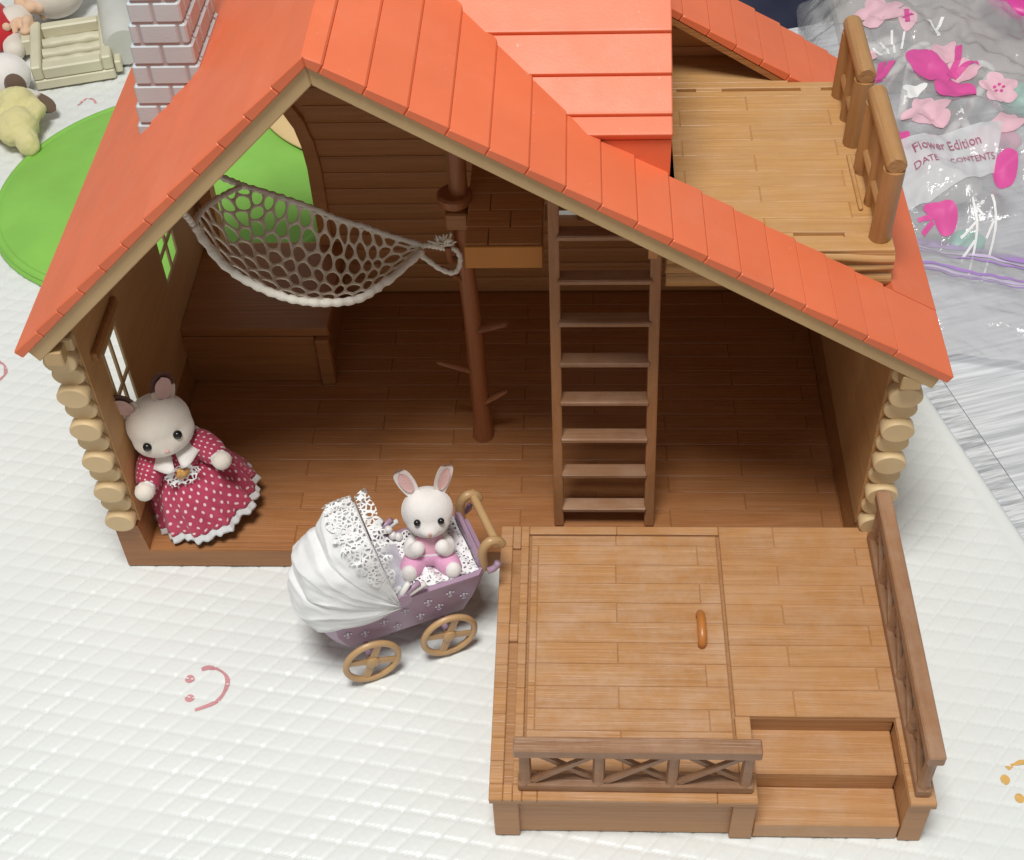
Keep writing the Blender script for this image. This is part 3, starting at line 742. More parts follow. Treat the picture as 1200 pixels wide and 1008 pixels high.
# ------------------------------------------------------------------ terrace in front of the house
T = thing('terrace', 'low brown plank terrace with hatch, steps and two railings in front of house', 'terrace', (30.2, -7.8, 0))
DX0, DX1, DYF, DZ = 20.45, 40.0, -15.65, 3.55
tb = obj('platform', MB().prism([(DX0+.02, -.05), (DX1-.02, -.05), (DX1-.02, DYF+.02), (38.82, DYF+.02), (38.82, -11.28), (32.28, -11.28), (32.28, DYF+.02), (DX0+.02, DYF+.02)], 3.16, 3.33, 'z'), 'decksolid', T)
for n_, a in (('skirt', (20.75, 32.1, -15.25, -15.05, 0, 3.15)), ('skirt', (20.75, 20.95, -15.03, -.1, 0, 3.15)), ('skirt', (39.5, 39.7, -15.2, -.1, 0, 3.15)), ('corner_post', (20.6, 21.75, -15.5, -14.6, 0, 3.155)), ('corner_post', (31.25, 32.27, -15.5, -14.6, 0, 3.155)), ('corner_post', (38.84, 39.85, -15.5, -14.6, 0, 3.155)), ('stringer', (38.84, 39.2, -14.58, -11.3, 0, 3.155)), ('stringer', (32.0, 32.25, -14.58, -11.3, 0, 3.155))):
    piece(n_, *a, 'decksolid', tb, .05)
for a in ((32.29, 38.81, -13.5, -11.13, 0, 2.35), (32.29, 38.81, -15.42, -13.51, 0, 1.2)): piece('step', *a, 'deckwood', tb, .07)
piece('riser', 32.29, 38.81, -11.27, -11.12, 2.3, 3.32, 'decksolid', tb, .02)
def dp(x0, x1, y0, y1, par=tb, name='deck_plank', z1=DZ, mat='deckwood'): piece(name, x0+.006, x1-.006, y0+.006, y1-.006, 3.325, z1, mat, par, .035)
RW = [-.05, -1.39, -2.56, -3.76, -4.96, -6.15, -7.35, -8.55, -9.85, -11.27]
piece('plank_bed', 31.62, 39.96, -11.26, -.06, 3.335, 3.50, 'deckwood', tb, .01)
# outer strip with two slots on the left
sl = [RW[i] for i in range(len(RW))]+[-12.5, -13.7, -14.85, DYF]
for i in range(len(sl)-1): dp(DX0, 21.08, sl[i+1], sl[i])
for i in range(len(sl)-1): dp(21.5, 21.92, sl[i+1], sl[i])
dp(21.08, 21.5, -1.5, -.05); dp(21.08, 21.5, -7.22, -6.2); dp(21.08, 21.5, DYF, -14.85)
# frame over and under the hatch
dp(21.92, 26.4, -.58, -.05); dp(26.4, 31.6, -.58, -.05)
for a, b in ((21.92, 22.6), (22.6, 30.5), (30.5, 32.27)): dp(a, b, DYF, -14.2)
for a, b in ((21.92, 26.4), (26.4, 31.55)): dp(a, b, -14.2, -12.72)
dp(31.55, 32.27, -14.2, -11.27)
# planks right of the hatch
for i in range(len(RW)-1):
    xs = [31.6, 34.36, 39.98] if i % 2 == 0 else [31.6, 38.36, 39.98]
    for j in range(len(xs)-1): dp(xs[j], xs[j+1], RW[i+1], RW[i])
dp(38.83, 39.98, -13.6, -11.27); dp(38.83, 39.98, DYF, -13.6)
# hatch with its own planks and handle
ht = obj('hatch', MB().box(22.02, 31.45, -12.62, -.68, 3.34, 3.52, .02), 'decksolid', T)
HR = [-.70, -1.33, -2.56, -3.73, -4.93, -6.10, -7.28, -8.48, -9.73, -10.96, -12.12, -12.60]
for i in range(len(HR)-1):
    xs = [22.04, 22.4, 30.42, 31.43] if i % 2 else [22.04, 22.4, 26.3, 31.43]
    if i in (0, len(HR)-2): xs = [22.04, 26.35, 31.43]
    for j in range(len(xs)-1): piece('hatch_plank', xs[j]+.01, xs[j+1]-.01, HR[i+1]+.01, HR[i]-.01, 3.5, 3.57, 'hatchwood', ht, .03)
hd = MB().tube([(30.32, -5.75, 3.5), (30.32, -5.78, 3.85), (30.32, -6.0, 4.08), (30.32, -6.6, 4.16), (30.32, -7.2, 4.08), (30.32, -7.42, 3.85), (30.32, -7.45, 3.5)], .21, 10, flat=1.0)
obj('handle', hd, 'handle', ht, True)
# railings
def railing(x0, x1, y0, y1, axis, mat, nbay):
    L0, L1 = (x0, x1) if axis == 0 else (y0, y1)
    c = (y0+y1)/2 if axis == 0 else (x0+x1)/2
    def bx(m_, a, b, hw, z0, z1, bv=.05):
        if axis == 0: m_.box(a, b, c-hw, c+hw, z0, z1, bv)
        else: m_.box(c-hw, c+hw, a, b, z0, z1, bv)
        return m_
    rl = obj('railing', bx(MB(), L0-.12, L1+.12, .37, 6.42, 7.05, .07), mat, T)
    obj('bottom_rail', bx(MB(), L0, L1, .33, DZ+.012, 4.1, .06), mat, rl)
    stp = (L1-L0-.7)/nbay; ps = [L0+.35+stp*k for k in range(nbay+1)]
    for q in ps:
        m_ = MB(); P = (q, c) if axis == 0 else (c, q)
        m_.tube([(P[0], P[1], 4.08), (P[0], P[1], 4.3), (P[0], P[1], 6.2), (P[0], P[1], 6.43)], [.34, .27, .27, .33], 8); obj('post', m_, mat, rl, 40)
    for k in range(nbay):
        a, b = ps[k]+.28, ps[k+1]-.28
        for sgn in (1, -1):
            # cross brace: a flat slat from corner to corner, one in front of the other
            za, zb = (4.12, 6.40) if sgn > 0 else (6.40, 4.12); d = Vector((b-a, zb-za)).normalized(); nn = Vector((-d.y, d.x))*.17
            o_ = -.14 if sgn > 0 else .06
            A_, B_ = Vector((a, za)), Vector((b, zb))
            pr = [tuple(A_-nn), tuple(B_-nn), tuple(B_+nn), tuple(A_+nn)]
            pr = [(u_, min(6.41, max(4.11, z_))) for u_, z_ in pr]
            m_ = MB(); s0 = c+o_
            m_.prism(pr, s0-.09, s0+.11, 'y' if axis == 0 else 'x')
            obj('cross_brace', m_, mat, rl)
    return rl
railing(21.75, 32.05, -15.25, -14.55, 0, 'railx', 3)
railing(39.1, 39.66, -15.3, -.75, 1, 'raily', 5)

# ------------------------------------------------------------------ toy rabbits
def limb(m_, pts, rs, seg=12):
    """rounded tapering limb"""
    P = [Vector(spline(pts, i/10)) for i in range(11)]
    n_ = len(rs)-1; R_ = [lerp(rs[int(min(n_-1e-6, i/10*n_))], rs[int(min(n_-1e-6, i/10*n_))+1], (i/10*n_) % 1 if i < 10 else 1) for i in range(11)]
    m_.tube(P, R_, seg); m_.ball(P[0], R_[0], seg, 8); m_.ball(P[-1], R_[-1], seg, 8)
def fuse(o, vox, it=6):
    mod(o, 'REMESH', mode='VOXEL', voxel_size=vox*S, use_smooth_shade=True); mod(o, 'SMOOTH', factor=.5, iterations=it)
def ear(par, base, tip, w, outmat, inmat, front, bend=.15):
    """a cupped leaf of an ear: base, tip, half width and the way its hollow faces"""
    b, t = Vector(base), Vector(tip); ax = (t-b); fr = (Vector(front)-ax.normalized()*Vector(front).dot(ax.normalized())).normalized(); sd = ax.normalized().cross(fr)
    prof = lambda u: w*(.62+.75*math.sin(math.pi*min(1, u*.9+.05))**.9*.5+.0)*(1 if u < .72 else math.sqrt(max(0, 1-((u-.72)/.28)**2)))
    def fo(u, v):
        a = 2*math.pi*u; p_ = b+ax*v; ww = max(.01, prof(v))
        return tuple(p_+sd*math.cos(a)*ww+fr*(math.sin(a)*ww*.42 + (.0 if math.sin(a) < 0 else -.5*ww*math.sin(a)))+fr*bend*v*v)
    e = obj('ear', MB().grid(fo, 20, 14, True, uvf=lambda u, v: (u, v)), outmat, par, True)
    def fi(u, v):
        v2 = .12+.74*v; p_ = b+ax*v2; ww = max(.01, prof(v2))*.66*(1-abs(2*v-1)**4); x_ = (u-.5)*2
        return tuple(p_+sd*x_*ww+fr*(.06+.02-.03*(1-x_*x_))*1.0+fr*bend*v2*v2-fr*.0)
    obj('inner_ear', MB().grid(fi, 8, 14), inmat, e, True)
    return e
def eyes(par, pts, r):
    for q in pts: obj('eye', MB().ball(q, r, 16, 10), 'eye', par, True)

# --- rabbit in the polka-dot dress, leaning on the wall inside the house
D = thing('rabbit_doll', 'toy rabbit in red polka-dot dress leaning on the inside wall of the house', 'doll', (0, 0, 0), (4.3, 2.95, 1.6), (R(-3), R(-11.5), R(20)))
D.scale = (1.04, 1.04, 1.04)
m_ = MB()
m_.ball((0, 0, 6.6), (1.62, 1.5, 1.5), 28, 18); m_.ball((0, -.35, 6.15), (1.6, 1.3, 1.08), 24, 14); m_.ball((0, -1.2, 5.98), (.62, .52, .45))
m_.ball((0, 0, 5.1), (.8, .75, .8)); m_.ball((0, 0, 3.6), (1.05, .9, 1.7))
for sx_ in (-1, 1):
    limb(m_, [(sx_*.8, -.1, 4.75), (sx_*1.5, -.55, 4.35), (sx_*1.95, -1.25, 4.05), (sx_*2.05, -1.6, 4.1)], [.42, .4, .42, .46]); m_.ball((sx_*2.05, -1.65, 4.15), (.52, .5, .5))
    limb(m_, [(sx_*.6, 0, 2.6), (sx_*.65, -.05, 1.4), (sx_*.65, -.1, .45)], [.6, .5, .45]); m_.ball((sx_*.65, -.45, .32), (.5, .85, .33))
body = obj('body', m_, 'flock', D, True); fuse(body, .11)
ear(body, (-.8, -.05, 7.55), (-1.35, -.15, 9.4), .66, 'ear_dark', 'innerdark', (-.25, -1, .25))
ear(body, (.8, .0, 7.55), (1.3, .05, 9.5), .66, 'ear_dark', 'innerdark', (.45, -1, .2))
eyes(body, [(-.78, -1.37, 6.55), (.78, -1.37, 6.55)], .23)
obj('nose', MB().ball((0, -1.74, 6.12), (.14, .08, .10)), 'innerear', body, True)
def pleat(a, z_): 
    k = max(0, (4.0-z_)/3.7); return 1+k*(.055*math.sin(13*a+1.5*math.sin(2*a))+.035*math.sin(29*a+z_)+.02*math.sin(7*a))
prof = [(5.25, .72), (5.1, .95), (4.85, 1.22), (4.5, 1.32), (4.1, 1.22), (3.95, 1.2), (3.7, 1.45), (3.2, 1.85), (2.6, 2.2), (1.9, 2.42), (1.2, 2.62), (.75, 2.72)]
def fd(u, v):
    f = v*(len(prof)-1); i = min(int(f), len(prof)-2); f -= i; z_ = lerp(prof[i][0], prof[i+1][0], f); r_ = lerp(prof[i][1], prof[i+1][1], f); a = 2*math.pi*u
    r_ *= pleat(a, z_); return (r_*math.cos(a), r_*math.sin(a)*.95, z_+.05*math.sin(5*a)*(1 if z_ < 1.5 else 0))
dr = obj('dress', MB().grid(fd, 150, 44, True, uvf=lambda u, v: (u*28, v*11)), 'polka', D, True)
me = dr.data
for lp in me.loops:      # close the seam of the print
    pass
mod(dr, 'SOLIDIFY', thickness=.0004)
for sx_ in (-1, 1):
    sl_ = MB(); P = [(sx_*.9, -.1, 4.85), (sx_*1.35, -.4, 4.55), (sx_*1.72, -.85, 4.2), (sx_*1.95, -1.2, 4.08)]
    sl_.tube([spline(P, i/12) for i in range(13)], [.5, .62, .7, .74, .75, .74, .72, .7, .68, .64, .6, .54, .46], 18)
    sl_.uv = {i: (q[0]*2.6+q[2]*.8, q[1]*2.6+q[2]*1.4) for i, q in enumerate(sl_.v)}
    obj('sleeve', sl_, 'polka', dr, True)
    cf = MB(); c = Vector((sx_*2.0, -1.38, 4.12))
    for k in range(11):
        a = k*2.4; d = Vector((math.cos(a)*.42, -.1+.1*math.sin(k*3), math.sin(a)*.42)); cf.ball(c+d*.8, (.2, .16, .2), 8, 6)
    co = obj('cuff', cf, 'whitecloth', dr, True); fuse(co, .07, 3)
def fh(u, v):
    a = 2*math.pi*u; r_ = (2.69+.14*v)*pleat(a, .75); sc_ = .10*abs(math.sin(24*a)); return (r_*math.cos(a), r_*math.sin(a)*.95, .80-.42*v-sc_*v+.05*math.sin(5*a))
hl = obj('hem_lace', MB().grid(fh, 220, 4, True), 'whitecloth', dr, True); mod(hl, 'SOLIDIFY', thickness=.0004)
for sx_ in (-1, 1):
    def fc(u, v):
        a = lerp(-100, 82, u)*math.pi/180; a = math.pi*1.5+sx_*R(lerp(6, 165, u)); r_ = lerp(.85, 1.72-.25*u, v)
        pt_ = .25*math.exp(-((u-.08)/.1)**2)*v; return (r_*math.cos(a), r_*math.sin(a)*.98-pt_, 5.28-.36*v-.1*v*v+.03*math.sin(u*9))
    c_ = obj('collar', MB().grid(fc, 24, 6), 'flockwhite', dr, True); mod(c_, 'SOLIDIFY', thickness=.0007)
def fb(u, v):
    a = 2*math.pi*u; r_ = v*(.78+.14*abs(math.cos(2.5*a))); return (r_*math.cos(a)*1.05, -1.42-.34*(r_)**1.0-.0+.05*math.sin(9*a)*v, 4.28+r_*math.sin(a)*.72-.0)
lb = obj('lace_rosette', MB().grid(fb, 50, 8, True), 'lace', dr, True)
bd_ = MB()
for k in range(9):
    a = k*2.39; r_ = .10+.028*k; bd_.ball((r_*math.cos(a), -1.62-.18*math.exp(-(r_/.15)**2), 4.32+r_*math.sin(a)*.8), (.15, .12, .13), 10, 8)
bo = obj('bead_brooch', bd_, 'amber', dr, True); fuse(bo, .05, 2)

# --- pram: local u runs to the handle, v away from the camera
UA = math.atan2(1.68, 3.9)
P = thing('doll_pram', 'lilac doll pram with white fabric hood and tan wheels beside the terrace', 'pram', (0, 0, 0), (13.88, -7.2, 0), (0, 0, UA))
def pr_ring(u0, u1, v0, v1, z_, c=.5):
    return [(u0+c, v0, z_), (u1-c, v0, z_), (u1, v0+c, z_), (u1, v1-c, z_), (u1-c, v1, z_), (u0+c, v1, z_), (u0, v1-c, z_), (u0, v0+c, z_)]
tub = MB(); rings = [pr_ring(-.6, 5.5, .95, 3.75, 1.9), pr_ring(-1.0, 6.0, .75, 3.95, 2.15), pr_ring(-1.5, 6.55, .5, 4.2, 3.5), pr_ring(-1.55, 6.95, .35, 4.35, 5.0), pr_ring(-1.58, 7.02, .25, 4.45, 5.02, .75), pr_ring(-1.58, 7.05, .22, 4.48, 5.18, .75), pr_ring(-1.4, 6.8, .5, 4.2, 5.2), pr_ring(-1.5, 6.6, .62, 4.1, 3.4), pr_ring(-.9, 5.8, .95, 3.75, 2.35)]
V_ = [q for r_ in rings for q in r_]; F_ = [(i*8+k, i*8+(k+1) % 8, (i+1)*8+(k+1) % 8, (i+1)*8+k) for i in range(len(rings)-1) for k in range(8)]
F_ += [tuple(range(8))[::-1], tuple((len(rings)-1)*8+k for k in range(8))]
tub.add(V_, F_); to = obj('tub', tub, 'lilac', P, 30); mod(to, 'BEVEL', width=.0012, segments=2, limit_method='ANGLE', angle_limit=R(25))
# little printed crowns along the side
def crown(u0, z0, par):
    def pt(a, b):
        z_ = z0+b; k = (z_-2.15)/(5.0-2.15); return (u0+a, lerp(.75, .35, k)-.075 if False else lerp(.72, .36, k)-.09, z_)
    m_ = MB()
    for (a, b, r_) in ((0, .22, .10), (-.16, .12, .08), (.16, .12, .08), (0, .06, .09), (0, -.06, .05), (-.07, -.16, .05), (.07, -.16, .05), (0, -.24, .045)):
        q = pt(a, b); m_.ball(q, (r_*.72, .02, r_*.72), 8, 6)
    o = obj('printed_mark', m_, 'quilt', par, True); return o
for i, (a, b) in enumerate(((.35, 3.1), (1.35, 3.55), (2.45, 3.9), (3.65, 4.05), (4.8, 4.2), (2.0, 2.75), (3.2, 3.0), (4.2, 3.3), (5.5, 3.6), (-.5, 3.5))): crown(a, b, to)
for k, (a, b) in enumerate(((.35, -.05), (4.4, -.05), (.35, 4.75), (4.4, 4.75))):
    R0 = 1.52
    ty = MB(); ring = [(a+R0*.90*math.cos(t), b, 1.53+R0*.90*math.sin(t)) for t in [2*math.pi*i/36 for i in range(36)]]
    def fw_(u, v):
        t = 2*math.pi*u; s_ = 2*math.pi*v; rr_ = R0-.17+.17*math.cos(s_); return (a+rr_*math.cos(t), b+.17*math.sin(s_), 1.53+rr_*math.sin(t))
    ty.grid(fw_, 40, 10, True)
    wh = obj('wheel', ty, 'tan', P, True)
    for t in (0.35, 0.35+math.pi/2):
        sp = MB(); M_ = Matrix.Translation((a, b, 1.53)) @ Matrix.Rotation(t, 4, 'Y')
        sp.box(-1.28, 1.28, -.07, .07, -.20, .20, .04, M_); obj('spoke', sp, 'tan', wh)
    hb = MB(); sg = -1 if b < 1 else 1
    hb.tube([(a, b-sg*.15, 1.53), (a, b+sg*.14, 1.53), (a, b+sg*.22, 1.53)], [.36, .34, .2], 14); obj('hub', hb, 'tan', wh, 40)
for a in (.35, 4.4): obj('axle', MB().tube([(a, .1, 1.53), (a, 4.6, 1.53)], .16, 8), 'lilac', P, True)
for a in (.35, 4.4): obj('axle_bracket', MB().box(a-.45, a+.45, 1.2, 3.5, 1.45, 2.05, .1), 'lilac', P)
# handle
for vv in (.75, 3.95):
    obj('handle_arm', MB().tube([spline([(6.75, vv, 4.9), (6.7, vv, 5.7), (6.8, vv, 6.4), (7.15, vv, 6.75), (7.55, vv, 6.6), (7.75, vv, 6.25)], i/20) for i in range(21)], .24, 10), 'tan', P, True)
obj('handle_bar', MB().tube([(7.45, .55, 6.62), (7.45, 4.15, 6.62)], .22, 12), 'tan', P, 40)
for vv in (.35, 4.35): obj('rim_curl', MB().tube([(6.8, vv, 5.1), (7.1, vv, 5.12), (7.3, vv, 5.3), (7.35, vv, 5.5)], .17, 8), 'lilac', P, True)
obj('back_board', MB().box(6.45, 6.7, .6, 4.1, 4.9, 5.9, .08), 'lilac', P)
# hood: fabric stretched over ribs that turn about one axis
PU, PZ = 2.15, 5.25
def hood(th, b, puff=0.0):
    """th: rib angle from the front (0) round to the back; b: 0..pi over the arch"""
    c = math.cos(b); s_ = max(0, math.sin(b)); rad = 4.35*(s_**.42); v = 2.35-2.25*math.copysign(abs(c)**.7, c)
    rad *= 1+puff; rad += .55*max(0, math.cos(th)-.55)*s_**.2
    return (PU-rad*math.cos(th), v-puff*1.2*c, PZ+rad*math.sin(th)*1.03)
T0, T1 = R(80), R(-18)
def fhood(u, v):
    th = lerp(T0, T1, u); b = math.pi*(.0+1.0*v)
    pf = -.05+.10*abs(math.sin(u*3*math.pi))**.7*math.sin(b)**.5+.045*noise.noise((u*7, v*6, 2))+.014*noise.noise((u*22, v*9, 4))+.03*math.sin(u*17+6*v+2*noise.noise((v*5, u*3, 0)))*.5
    for u0, am_, ph_ in ((.13, .05, 0), (.27, .06, 1), (.42, .07, 2), (.55, .06, 3), (.68, .07, 4), (.80, .06, 5), (.91, .05, 6)):
        uu = u0+.05*math.sin(v*5+ph_)+.03*noise.noise((v*4, ph_, 1)); pf += am_*math.exp(-abs(u-uu)/.028)*(.35+.65*abs(noise.noise((v*3.1+ph_*7, 2, 0)))*1.6)
    pf -= .03
    q = list(hood(th, b, pf)); e_ = max(abs(v-.5)*2-.72, 0)/.28
    q[2] -= .35*e_*u*1.3; q[1] += -.16*e_*(1 if v < .5 else -1)
    if e_ > .5: q[0] += .05*math.sin(u*30)
    return tuple(q)
hd_ = obj('hood', MB().grid(fhood, 150, 90), 'whitecloth', P, True); mod(hd_, 'SOLIDIFY', thickness=.0006)
for th, mat in ((R(112), 'whiteplastic'), (R(132), 'lilac'), (R(148), 'whiteplastic')):
    for vv, bb in ((.02, 0), (3.98, 1)):
        obj('rib', MB().tube([(PU, lerp(.25, 4.45, bb), PZ+.05), (PU-1.9*math.cos(th)*.9, lerp(.22, 4.48, bb), PZ+1.3*math.sin(th)*.9)], [.2, .13], 8), mat, P, True)
for bb in (.15, 4.55): obj('pivot', MB().tube([(PU+.25, bb-.12, PZ+.05), (PU+.25, bb+.12, PZ+.05)], .42, 16), 'lilac', P, 40)
for q in ((3.0, 4.2, 5.75), (3.15, 4.05, 5.4), (3.4, 3.95, 5.3)): obj('button', MB().ball(q, .22, 12, 8), 'whiteplastic', P, True)
# lace frill along the front of the hood
def fl(u, v):
    b = math.pi*(.02+.96*u); sc_ = .16*abs(math.sin(u*34)); th = T0+R(1)+v*(.10+sc_*.5)
    q = hood(th, b, -.02+.05*math.sin(u*60)*v+.03*v); return q
lf_ = obj('lace_frill', MB().grid(fl, 170, 8), 'lace', P, True)
def fl2(u, v):
    b = math.pi*(.02+.96*u); th = T0-R(1)-v*(.26+.08*abs(math.sin(u*34))); return hood(th, b, .03+.05*v+.03*math.sin(u*50)*v)
obj('lace_frill', MB().grid(fl2, 170, 8), 'lace', P, True)
# quilt and lace blanket inside
def fq(u, v):
    x_ = lerp(-1.3, 3.6, u); y_ = lerp(.75, 3.95, v); e_ = min(1, min(v, 1-v)*5, min(u, 1-u)*5)
    return (x_, y_, 4.5+e_*(1.35+.3*noise.noise((x_*.8, y_*.8, 1))+.16*noise.noise((x_*2.2, y_*2.2, 4))))
obj('lace_backing', MB().grid(lambda u, v: (lerp(-1.2, 6.55, u), lerp(.56, 4.14, v), 4.82), 12, 8), 'whitecloth', P)  # white backing sheet added under the lace so its holes look less dark
obj('quilt', MB().grid(fq, 40, 30), 'quilt', P, True)
def fq2(u, v):
    x_ = lerp(.5, 6.4, u); y_ = lerp(.52, 4.18, v); a = noise.noise((x_*1.4, y_*1.4, 7)); e_ = 1-abs(v-.5)*2
    return (x_, y_, 5.1+.25*a+.12*(1-e_)+.10*math.sin(x_*7+y_*3))
obj('lace_blanket', MB().grid(fq2, 50, 34), 'lacefine', P, True)

# --- baby rabbit sitting in the pram (same frame as the pram)
bx_, by_ = 4.45, 2.45
Bb = thing('rabbit_doll', 'small white toy rabbit in pink sitting in the lilac doll pram', 'doll', (0, 0, 0), tuple(Vector((13.88, -7.2, 0))+Matrix.Rotation(UA, 3, 'Z') @ Vector((bx_, by_, 4.75))), (R(-13), R(4), R(9)))
m_ = MB(); m_.ball((0, 0, 3.0), (1.28, 1.16, 1.2), 26, 16); m_.ball((0, -.3, 2.65), (1.1, .98, .85), 22, 12); m_.ball((0, -1.0, 2.55), (.5, .42, .36)); m_.ball((0, 0, 1.75), (.6, .55, .55))
m_.ball((0, 0, 1.0), (.85, .72, .95))
for sx_ in (-1, 1):
    limb(m_, [(sx_*.62, -.1, 1.5), (sx_*.95, -.45, 1.2), (sx_*.85, -.9, 1.2), (sx_*.62, -1.05, 1.5)], [.32, .34, .36, .40])
    limb(m_, [(sx_*.45, -.1, .45), (sx_*.9, -.9, .3), (sx_*1.05, -1.35, .35)], [.45, .42, .4]); m_.ball((sx_*1.08, -1.55, .42), (.4, .32, .48))
bb_ = obj('body', m_, 'flockwhite', Bb, True); fuse(bb_, .085)
ear(bb_, (-.6, .1, 3.9), (-1.4, .1, 5.5), .43, 'ear_light', 'innerear', (-.1, -1, .3), .08); ear(bb_, (.6, .1, 3.9), (1.05, .1, 5.7), .43, 'ear_light', 'innerear', (.35, -1, .25), .08)
eyes(bb_, [(-.57, -1.10, 3.1), (.57, -1.10, 3.1)], .17)
obj('nose', MB().ball((0, -1.42, 2.62), (.1, .06, .07)), 'innerear', bb_, True); obj('mouth', MB().ball((0, -1.36, 2.42), (.10, .05, .06)), 'tan', bb_, True)
pt_ = MB(); pt_.ball((0, -.02, .8), (1.12, .95, .85), 22, 14); pt_.ball((0, -.55, .75), (.8, .6, .6))
for sx_ in (-1, 1): limb(pt_, [(sx_*.45, -.15, .5), (sx_*.8, -.75, .4), (sx_*.98, -1.15, .42)], [.62, .62, .56])
po = obj('trousers', pt_, 'pinkfleece', Bb, True); fuse(po, .09)
def fbib(u, v):
    a = R(lerp(-140, -40, u)); r_ = lerp(.78, 1.02, math.sin(v*math.pi/2)); return (r_*math.cos(a)*1.0, r_*math.sin(a)*.98-.02, lerp(1.95, .95, v))
bi = obj('bib', MB().grid(fbib, 16, 8), 'pinkbib', Bb, True); mod(bi, 'SOLIDIFY', thickness=.0005)
def fbl(u, v):
    a = R(lerp(-138, -42, u)); r_ = 1.04+.06*v; return (r_*math.cos(a), r_*math.sin(a)*.98-.04, lerp(1.08, .78, v)+.04*math.sin(u*40)*v)
obj('bib_lace', MB().grid(fbl, 40, 3), 'lacefine', bi, True)

# ------------------------------------------------------------------ green plate and cream ring behind the house
def dome(cx, cy, r_, h_, lip, name, mat, label, cat, ph=0):
    pr = [(0, h_), (.3, h_*.97), (.6, h_*.85), (.82, h_*.62), (.93, h_*.42), (.975, h_*.3), (1.0, .12), (1.0, .0)]
    def fn(u, v):
        f = v*(len(pr)-1); i = min(int(f), len(pr)-2); f -= i; rr_ = lerp(pr[i][0], pr[i+1][0], f)*r_; z_ = lerp(pr[i][1], pr[i+1][1], f)+(1.25 if mat == 'cream' else 0); a = 2*math.pi*u
        k = 1+.025*math.cos(2*a+ph)+.015*math.cos(3*a+1); return (cx+rr_*k*math.cos(a), cy+rr_*k*math.sin(a), z_)
    m_ = MB(); m_.grid(fn, 96, 28, True); o = obj(name, m_, mat, None, 60); tag(o, label, cat); return o
dome(-4.4, 33.7, 12.4, 1.5, .3, 'round_plate', 'green', 'big round green plastic plate lying on the mat behind the house', 'plate')
gp = bpy.data.objects['round_plate']
def frim(u, v):
    a = 2*math.pi*u; s_ = 2*math.pi*v; rr_ = 11.95+.3*math.cos(s_); k = 1+.025*math.cos(2*a)+.015*math.cos(3*a+1); return (-4.4+rr_*k*math.cos(a), 33.7+rr_*k*math.sin(a), .42+.22*math.sin(s_))
obj('rim', MB().grid(frim, 96, 8, True), 'green', gp, True)
dome(10.6, 45.4, 10.5, 1.0, .3, 'round_tray', 'cream', 'cream round tray lying beyond the green plate, seen through the arch', 'tray', 1)

# ------------------------------------------------------------------ things at the top left of the mat
C = thing('shutter_cabinet', 'small ivory plastic slatted cabinet lying on the mat beside the chimney', 'cabinet', (0, 0, 0), (-16.0, 51.2, 0), (0, 0, R(16)))
cb = obj('carcass', MB().box(-3.1, 3.1, -3.6, 3.6, .05, .9, .12), 'ivoryplastic', C)
for a in ((-3.1, -2.3, -3.6, 3.6), (2.3, 3.1, -3.6, 3.6)): piece('side_panel', a[0], a[1], a[2], a[3], .91, 2.1, 'ivoryplastic', cb, .12)
piece('end_panel', -2.28, 2.28, -3.6, -2.5, .91, 1.9, 'ivoryplastic', cb, .12); piece('end_panel', -2.28, 2.28, 2.7, 3.6, .91, 1.9, 'ivoryplastic', cb, .12)
for k, (a, b) in enumerate(((-2.2, -1.35), (-1.0, .25), (.6, 1.9))):
    def fs_l(u, v, a=a, b=b, k=k):
        x_ = lerp(-2.27, 2.27, u); t = 2*math.pi*v; r_ = .42+.12*noise.noise((x_*1.1, k, 0)); return (x_, (a+b)/2+(b-a)*.5*math.cos(t)*(.85+.2*noise.noise((x_, k*3, 2))), 1.25+r_*math.sin(t))
    obj('slat', MB().grid(fs_l, 20, 12), 'ivoryplastic', cb, True)
piece('foot', -3.95, -3.15, 1.6, 3.3, .3, 1.6, 'ivoryplastic', cb, .1); piece('foot', 3.15, 3.7, -3.2, 3.2, .3, 1.3, 'ivoryplastic', cb, .1)
tb_ = obj('tube_piece', MB().tube([(-13.9, 58.5, 1.7), (-13.7, 57.5, 1.7), (-11.6, 51.0, 1.7), (-11.4, 50.4, 1.7)], [1.5, 1.65, 1.65, 1.5], 24), 'greyplastic', None, 40); tag(tb_, 'pale grey plastic roll between the ivory cabinet and the chimney', 'roll')
# doll with a brown-tipped ear, lying down in yellow
Y = thing('rabbit_doll', 'white toy rabbit in yellow lying on its side by the green plate', 'doll', (-18, 43, 0))
m_ = MB(); m_.ball((-19.9, 46.4, 1.75), (1.95, 1.9, 1.7), 26, 16); m_.ball((-20.6, 45.4, 1.5), (1.1, 1.0, .9)); m_.ball((-18.2, 42.6, 1.3), (1.2, 1.4, 1.2)); m_.ball((-17.4, 40.2, 1.2), (1.2, 1.5, 1.1))
yb_ = obj('body', m_, 'flockwhite', Y, True); fuse(yb_, .12)
ear(yb_, (-18.6, 44.6, 1.5), (-15.2, 42.9, .9), .75, 'ear_grey', 'innerdark', (0, .5, -1), .05)
pz = MB(); pz.ball((-18.55, 44.75, 1.95), (.85, .6, .95), 16, 10); obj('fur_patch', pz, 'greybrown', yb_, True)
eyes(yb_, [(-20.35, 47.0, 3.22)], .2); obj('nose', MB().ball((-21.0, 45.1, 2.2), (.3, .3, .25)), 'navy', yb_, True)
